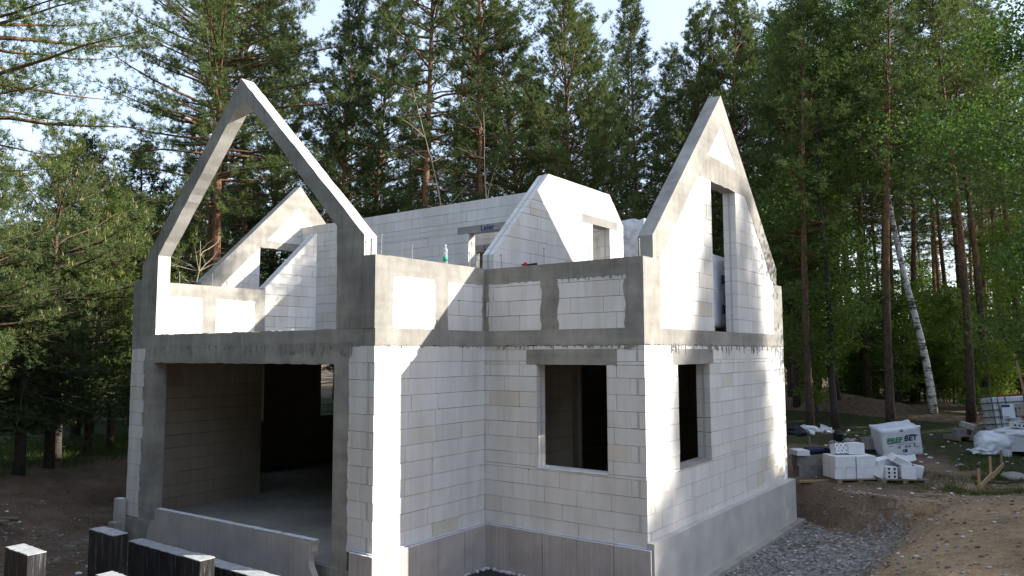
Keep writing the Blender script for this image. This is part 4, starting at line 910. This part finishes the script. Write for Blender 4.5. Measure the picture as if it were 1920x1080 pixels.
# -- left
put(E1, 405, 25, 'tall pine with orange bark behind the front gable frame', 22.5, group='tall pines at the forest edge')
put(F1, 386, 27.5, 'dark pine trunk just left behind the orange barked pine', 20)
put(E3, 465, 30, 'reddish pine trunk seen through the front gable frame', 21)
put(Y1, 105, 20.0, 'bushy young pine with pale shoots at the left edge', 9.3)
put(Y1, -50, 16.5, 'sunny young pine cut by the left picture edge', 7.9, rz=2.)
put(Y1, 215, 24.5, 'sunny pine crown right of the bushy young pine', 9.2, rz=4.)
put(Y2, 175, 22.5, 'rounded young pine left of the house corner', 8.2)
put(Y2, 262, 26, 'young pine tucked close behind the left house corner', 9)
put(S1, 50, 18.9, 'dark drooping spruce on a bare trunk in the shade at left', 6.4, wide=1.35)
put(S1, 118, 21.5, 'low dark spruce beside the lone post on the left', 5.6, wide=1.4)
put(S1, -20, 19, 'low dark spruce cut by the left picture edge', 5.2, wide=1.4)
put(S1, 215, 24, 'low dark spruce right of the lone post', 6, wide=1.3)
put(S1, 150, 26.5, 'dark spruce deep in the shade behind the lone post', 11)
put(S1, 255, 31, 'dark spruce filling the gap beside the left house wall', 12)
put(O1, -165, 14.2, 'tall pine whose hanging branches fill the top left corner', 16.5, rz=.6)
# -- middle
put(E2, 640, 27.5, 'broad dark pine right of the front gable peak', 16.9)
put(E4, 700, 31, 'pine with a thin dark trunk between gable and spine wall', 19, rz=1.)
put(E3, 787, 26, 'straight pine with bare lower trunk above the spine wall', 23, rz=2.2)
put(E3, 912, 27, 'forked reddish pine directly above the lintel lettering', 22, rz=4.)
put(F2, 857, 33, 'slender pine trunk between the two straight pines', 22)
put(E4, 985, 29.5, 'dense pine behind the sloping block cross wall', 17.4, rz=3.)
put(E4, 1065, 28.5, 'dense dark pine above the top of the cross wall', 17.0, rz=4.4)
put(E2, 1125, 29, 'dense dark pine with a pointed top left of the right gable', 16.3, rz=5.2)
put(F3, 1205, 33, 'slim pine with a see-through crown left of the right gable', 19.5)
put(F2, 1180, 41, 'thin pine trunk with bright sky gaps beside the right gable', 21, rz=1.)
put(E4, 1300, 33, 'pine whose crown rises right behind the right gable peak', 18.6, rz=.5)
put(E2, 1385, 32, 'dark pine just right of the right gable slope', 19.5, rz=2.5)
put(F3, 1265, 38, 'dark pine far behind the left slope of the right gable', 18.5, rz=2.)
put(F3, 1345, 41, 'dark pine far behind the right gable peak', 19.5, rz=3.)
def bare_sapling(px, dep, H, label, seed, side):
    x, y = at(px, dep); z = g1(x, y); o = np.array([x, y, z]); b = MB(); P = [o+np.array([r0.x, r0.y, 0])*side*(i/14)**1.6*H*.22+np.array([.05*math.sin(i*1.3+seed), .05*math.cos(i), H*i/14-.2*(i == 0)]) for i in range(15)]
    b.tube(P, list(np.linspace(.045, .008, 15)), 6)
    for k in range(20):
        i = int(NR.integers(5, 14)); c = curve_pts(P[i], NR.uniform(0, 6.28), rad(NR.uniform(15, 60)), NR.uniform(.6, 2.2), 7, .3, .2, .12); b.tube(c, list(np.linspace(.016, .003, 7)), 4, False)
        for q_ in (2, 4): b.tube(curve_pts(c[q_], NR.uniform(0, 6.28), rad(NR.uniform(0, 50)), NR.uniform(.3, .8), 5, .2, .1, .14), list(np.linspace(.008, .002, 5)), 3, False)
    return tag(b.build('bare_sapling', PALEW), label, 'sapling')
PALEW = plain('pale_twigs', (.30, .25, .19), .9, .2, 6)
bare_sapling(888, 24, 11.5, 'leafless pale sapling bending left above the spine wall', 1, -.8)
bare_sapling(925, 23.5, 10.5, 'leafless thin sapling before the forked reddish pine', 2, -.15)
bare_sapling(345, 22.5, 6.5, 'leafless twiggy sapling behind the left gable post', 5, .3)
# -- right
put(BI1, 1744, 25, 'leaning white birch trunk beside the printed pallet, crown bending left', 15.6, rz=FACE)
put(BI2, 1560, 24.5, 'leafy tree with a wide green crown right of the gable', 14.8)
put(BI2, 1480, 28, 'leafy tree close behind the right gable wall', 15, rz=2., wide=.85)
put(BI2, 1990, 17.5, 'leafy tree whose crown hangs into the top right corner', 16, rz=4.)
for px, dep, p, H, lab in [(1810, 24, F1, 15.4, 'thick dark pine trunk above the small kerb pallet'), (1840, 25.5, F1, 15.4, 'thick pine trunk just left of the caged tank'), (1706, 31, F2, 17.0, 'slim pine trunk right behind the birch crown'), (1788, 36, F2, 17.0, 'thin pine trunk left of the two thick trunks'), (1662, 23, F1, 15.4, 'thick shaded pine trunk left of the leaning birch'), (1512, 24, F2, 15.4, 'dark pine trunk right of the house by the white sack'), (1488, 27, F3, 15.1, 'dark pine almost touching the right house wall'), (1622, 29, F2, 17.0, 'dark pine trunk above the printed pallet'), (1872, 33, F2, 17.0, 'slim pine trunk behind the caged tank'), (1905, 29, F1, 17.0, 'pine trunk at the right picture edge behind the tank'), (1585, 34, F3, 15.8, 'dark pine trunk deep between the birches'), (1752, 43, F1, 17.0, 'far pine trunk seen just right of the birch trunk')]:
    put(p, px, dep, lab, H, wide=1.3)
for i in range(24):
    px = 1490+440*((i*.61803+.2) % 1)
    if 1685 < px < 1800 and i % 3: continue
    put(TR.choice([F1, F1, F2]), px, TR.uniform(30, 58), 'one of many slim dark trunks in the wood right of the house', TR.uniform(16.5, 20), group='slim trunks in the wood on the right', wide=.95)
# -- deep wood, nothing tells them apart
def zone(px): return 'deep wood on the left' if px < 620 else ('deep wood behind the house' if px < 1460 else 'deep wood on the right')
GL = {'deep wood on the left': 'one of many dim pines deep in the wood left of the house', 'deep wood behind the house': 'one of many dim pines deep in the wood behind the house', 'deep wood on the right': 'one of many dim pines deep in the wood right of the house'}
for i in range(112):
    px = -180+2300*((i*.61803) % 1); dep = TR.uniform(33, 47) if i % 2 else TR.uniform(47, 95)
    z = zone(px); p = TR.choice([F1, F2, F2, F3] if px > 1460 else [F3, F3, F2, E2, S1])
    if px > 1600 and TR.random() < .7: continue
    H = TR.uniform(17, 21) if px > 1200 else TR.uniform(15, 21)
    if 540 < px < 1460: H = min(H, 2.2+TR.uniform(540, 670)/1411*dep)
    if p is S1: H *= .6
    if px < 330: H *= .62
    if 540 < px < 610: continue
    put(p, px, dep, GL[z], H, group='pines of the '+z, wide=1.15 if dep > 50 else 1)
SL = {0: 'light green young tree among the understory on the right', 1: 'dim green young tree in the understory behind the house', 2: 'dim young tree in the understory on the left'}
for i in range(78):
    if i < 52: px = 1475+470*((i*.61803) % 1); dep = TR.uniform(24.5, 46); k = 0
    elif i < 66: px = 620+840*((i*.61803) % 1); dep = TR.uniform(31, 46); k = 1
    else: px = -60+640*((i*.61803) % 1); dep = TR.uniform(25, 40); k = 2
    if dep < 28 and 1600 < px < 1800: dep += 5
    p = TR.choice([SH1, SH2, SH2, SH1, SH3] if k else [SH1, SH2, SH2, SH1, SH2, SH3]); put(p, px, dep, SL[k], None, cat='young tree' if p is not SH2 else 'shrub', group=SL[k][:0]+['understory on the right', 'understory behind the house', 'understory on the left'][k], wide=TR.uniform(.85, 1.3))
for p in PROTO:
    if p not in USED or not USED[p][1]:
        for c in list(p.children): bpy.data.objects.remove(c)
        bpy.data.objects.remove(p)
# -- wood to the right of the frame, towards the sun: its tops shade the ground and the lower walls
PV = Vector((-.5554, .8316, 0)); TV = Vector((.8316, .5554, 0)); KT = SUN.z/math.hypot(SUN.x, SUN.y)
def unseen_wood():
    V = []; tr = MB()
    rows = [(-.8, .2, 52, 1.), (.2, .1, 54, .85), (-.1, -.8, 56, 1.), (-1.3, -1.2, 55, 1.), (-1.9, -2.2, 50, 1.), (3.7, -1.6, 51, 1.), (5.2, -.6, 54, 1.), (7.4, .4, 52, 1.), (9.8, 1.2, 53, 1.), (-3.0, -4.1, 50, .8), (-4.6, -4.9, 52, 1.)]
    rows += [(-6.6-2.1*i, -4.4+.5*math.sin(i*2.3), 50+3*math.sin(i*1.7), 1.1) for i in range(12)] + [(12+2.4*i, 1.5+math.sin(i*1.9), 52+2*math.cos(i), 1.1) for i in range(5)]
    for p, h, t, wd in rows:
        c = PV*p+TV*t; H = h+KT*t; z0 = g1(c.x, c.y); tr.tube([(c.x, c.y, z0-.3), (c.x, c.y, H-.5)], [.2, .03], 6)
        n = 1500; u = NR.random(n)**.7; zz = H-u*12.; R = (.3+2.1*u**.7)*wd; a = NR.uniform(0, 6.283, n); rr = R*np.sqrt(NR.random(n))
        C = np.stack([c.x+rr*np.cos(a), c.y+rr*np.sin(a), zz], 1); D = np.stack([np.cos(a), np.sin(a), np.full(n, .3)], 1); V.append(needles(C, D, 9, .34, .06))
    for i in range(26):  # nearer low belt, added to block low sky light on the right wall
        p = -20+i*1.08; t = 29+TR.uniform(-2.5, 2.5); c = PV*p+TV*t; H = -6.0+KT*t+TR.uniform(-.9, .3); z0 = g1(c.x, c.y); tr.tube([(c.x, c.y, z0-.3), (c.x, c.y, H-.4)], [.14, .02], 6)
        n = 800; u = NR.random(n)**.8; zz = H-u*(H-.3); R = .3+1.4*u**.5; a2 = NR.uniform(0, 6.283, n); rr = R*np.sqrt(NR.random(n))
        C = np.stack([c.x+rr*np.cos(a2), c.y+rr*np.sin(a2), zz], 1); D = np.stack([np.cos(a2), np.sin(a2), np.full(n, .3)], 1); V.append(needles(C, D, 7, .45, .12))
    # unseen tree rows added behind the camera to cut sky light on the house
    for i in range(58):
        c = Vector((-22+i*.86+TR.uniform(-.4, .4), -12.6-(i % 2)*2.6+TR.uniform(-.8, .8), 0))
        H = TR.uniform(8.8, 11.2)+(i % 2)*1.2; z0 = g1(c.x, c.y); tr.tube([(c.x, c.y, z0-.3), (c.x, c.y, H-.5)], [.2, .03], 6)
        n = 520; u = NR.random(n)**.8; zz = H-u*(H-.3); R = .4+1.7*u**.5; a2 = NR.uniform(0, 6.283, n); rr = R*np.sqrt(NR.random(n))
        C = np.stack([c.x+rr*np.cos(a2), c.y+rr*np.sin(a2), zz], 1); D = np.stack([np.cos(a2), np.sin(a2), np.full(n, .3)], 1); V.append(needles(C, D, 6, .55, .24))
    me = tri_mesh('unseen_shade_wood', np.concatenate(V), [NEED]); o = link('unseen_shade_wood', me)
    tag(o, 'pine wood outside the frame: sunward trees shading the walls, added rows blocking sky light', 'wood', kind='stuff')
    o2 = tr.build('unseen_shade_trunks', PBARK); tag(o2, 'pine trunks of the wood outside the frame, with those of the added light-blocking rows', 'wood', kind='stuff')
unseen_wood()

# ------------------------------------------------------------------ ground cover
def scatter(n, fn):
    out = []
    while sum(map(len, out)) < n: out.append(fn(n))
    return np.concatenate(out)[:n]
def grass_pts(m):
    P = []
    x = NR.uniform(-14, -2.5, m); y = NR.uniform(-1.5, 14, m); k = (house_dist(x, y)+1.2*fbm(x, y, .5, 21) > 4.0); P.append(np.stack([x[k], y[k]], 1))
    k0 = m//3; x = NR.uniform(10.2, 14.5, k0); y = NR.uniform(10.2, 22, k0); k = fbm(x, y, .7, 31) > .12; P.append(np.stack([x[k], y[k]], 1))
    x = NR.uniform(12.4, 13.8, k0//3); y = NR.uniform(10.2, 13.5, k0//3); k = fbm(x, y, 1.2, 33) > -.1; P.append(np.stack([x[k], y[k]], 1))
    P = np.concatenate(P); NR.shuffle(P); return P
G = scatter(30000, grass_pts); gzv = gz(G[:, 0], G[:, 1]); C = np.stack([G[:, 0], G[:, 1], gzv-.01], 1); N = len(C)
d = unit(NR.normal(size=(N, 3))*np.array([.5, .5, .0])+np.array([0, 0, 1.])); s = unit(np.cross(d, NR.normal(size=(N, 3)))); hh = NR.uniform(.06, .26, (N, 1))*np.where(G[:, :1] < 0, 1.3, .62)
V = np.stack([C+s*.007, C-s*.007, C+d*hh], 1).reshape(-1, 3)
o = link('grass', tri_mesh('grass', V, [GRASSM])); tag(o, 'patchy grass on the ground at both sides of the house', 'grass', kind='stuff')
def stones(name, n, fn, smin, smax, m, label):
    rr = random.Random(3); b = MB(); bm = bmesh.new(); bmesh.ops.create_icosphere(bm, subdivisions=1, radius=1); bv = [v.co.copy() for v in bm.verts]; bf = [tuple(v.index for v in f.verts) for f in bm.faces]; bm.free()
    for i in range(n):
        x, y = fn(rr); s = smin+(smax-smin)*rr.random()**3; a = rr.uniform(0, 6.28); ca_, sa = math.cos(a), math.sin(a); z = g1(x, y)
        b.add([(x+s*(v.x*ca_*1.3-v.y*sa)*rr.uniform(.8, 1.2), y+s*(v.x*sa*1.3+v.y*ca_)*rr.uniform(.8, 1.2), z+s*(v.z*.6+.2)) for v in bv], bf)
    o = b.build(name, m); tag(o, label, 'gravel', kind='stuff')
stones('gravel', 3200, lambda r: (9.95+abs(r.gauss(0, 1.2)), r.uniform(1.5, 9.6)), .008, .036, PEB, 'grey gravel spread along the right house wall')
stones('pebbles', 1500, lambda r: (r.gauss(-1.2, 1.6), r.gauss(-.9, 1.1)) if r.random() < .6 else (r.uniform(10, 14.3), r.uniform(2.5, 10)), .008, .030, PEB, 'small grey pebbles scattered over the bare soil')
stones('soil_clods', 1500, lambda r: (r.uniform(-5, 2.2), r.uniform(-3.2, 2.2)) if r.random() < .55 else (r.uniform(9.9, 14.5), r.uniform(3, 12.5)), .010, .038, plain('clod', (.13, .098, .07), 1, .3, 6, bmp=.4), 'brown clods and crumbs strewn over the bare soil')
rr = random.Random(9); b = MB()
for i in range(170):
    if rr.random() < .5: x, y = rr.uniform(-6, 2), rr.uniform(-3, 2)
    else: x, y = rr.uniform(7.5, 14.2), rr.uniform(9.9, 21)
    a = rr.uniform(0, 6.28); L = rr.uniform(.08, .45); z = g1(x, y)+.012; x1, y1 = x+L*math.cos(a), y+L*math.sin(a)
    b.tube([(x, y, z), (x1, y1, g1(x1, y1)+.02)], [.009, .005], 4)
o = b.build('twig_litter', DEADW); tag(o, 'fallen twigs scattered over the bare soil', 'twigs', kind='stuff')
b = MB()
for i in range(120):
    x, y = (rr.uniform(-5, 1.5), rr.uniform(-3, 1.5)) if rr.random() < .35 else (rr.uniform(9, 14), rr.uniform(9.8, 18)); s = rr.uniform(.015, .05)
    b.box((-s, -s*.6, 0), (s, s*.6, s*.5), Matrix.Translation((x, y, g1(x, y)+.003)) @ Matrix.Rotation(rr.uniform(0, 6), 4, 'Z'), s*.2)
o = b.build('block_crumbs', SILI); tag(o, 'white block crumbs scattered on the soil', 'crumbs', kind='stuff')
for i, (dx, dy, L, a, lab) in enumerate([(-2.6, -1.3, .7, .4, 'weathered board end lying on soil at the left edge'), (-2.75, -1.0, .5, .7, 'short board lying beyond the left board end'), (-.8, .9, .5, .2, 'pale lath lying on the soil left of the house')]):
    b = MB(); x, y = dx, dy; b.box((-L/2, -.05, 0), (L/2, .05, .025), Matrix.Translation((x, y, g1(x, y)+.01)) @ Matrix.Rotation(a, 4, 'Z'), .004); single('board', b, WOODG, lab, 'board')
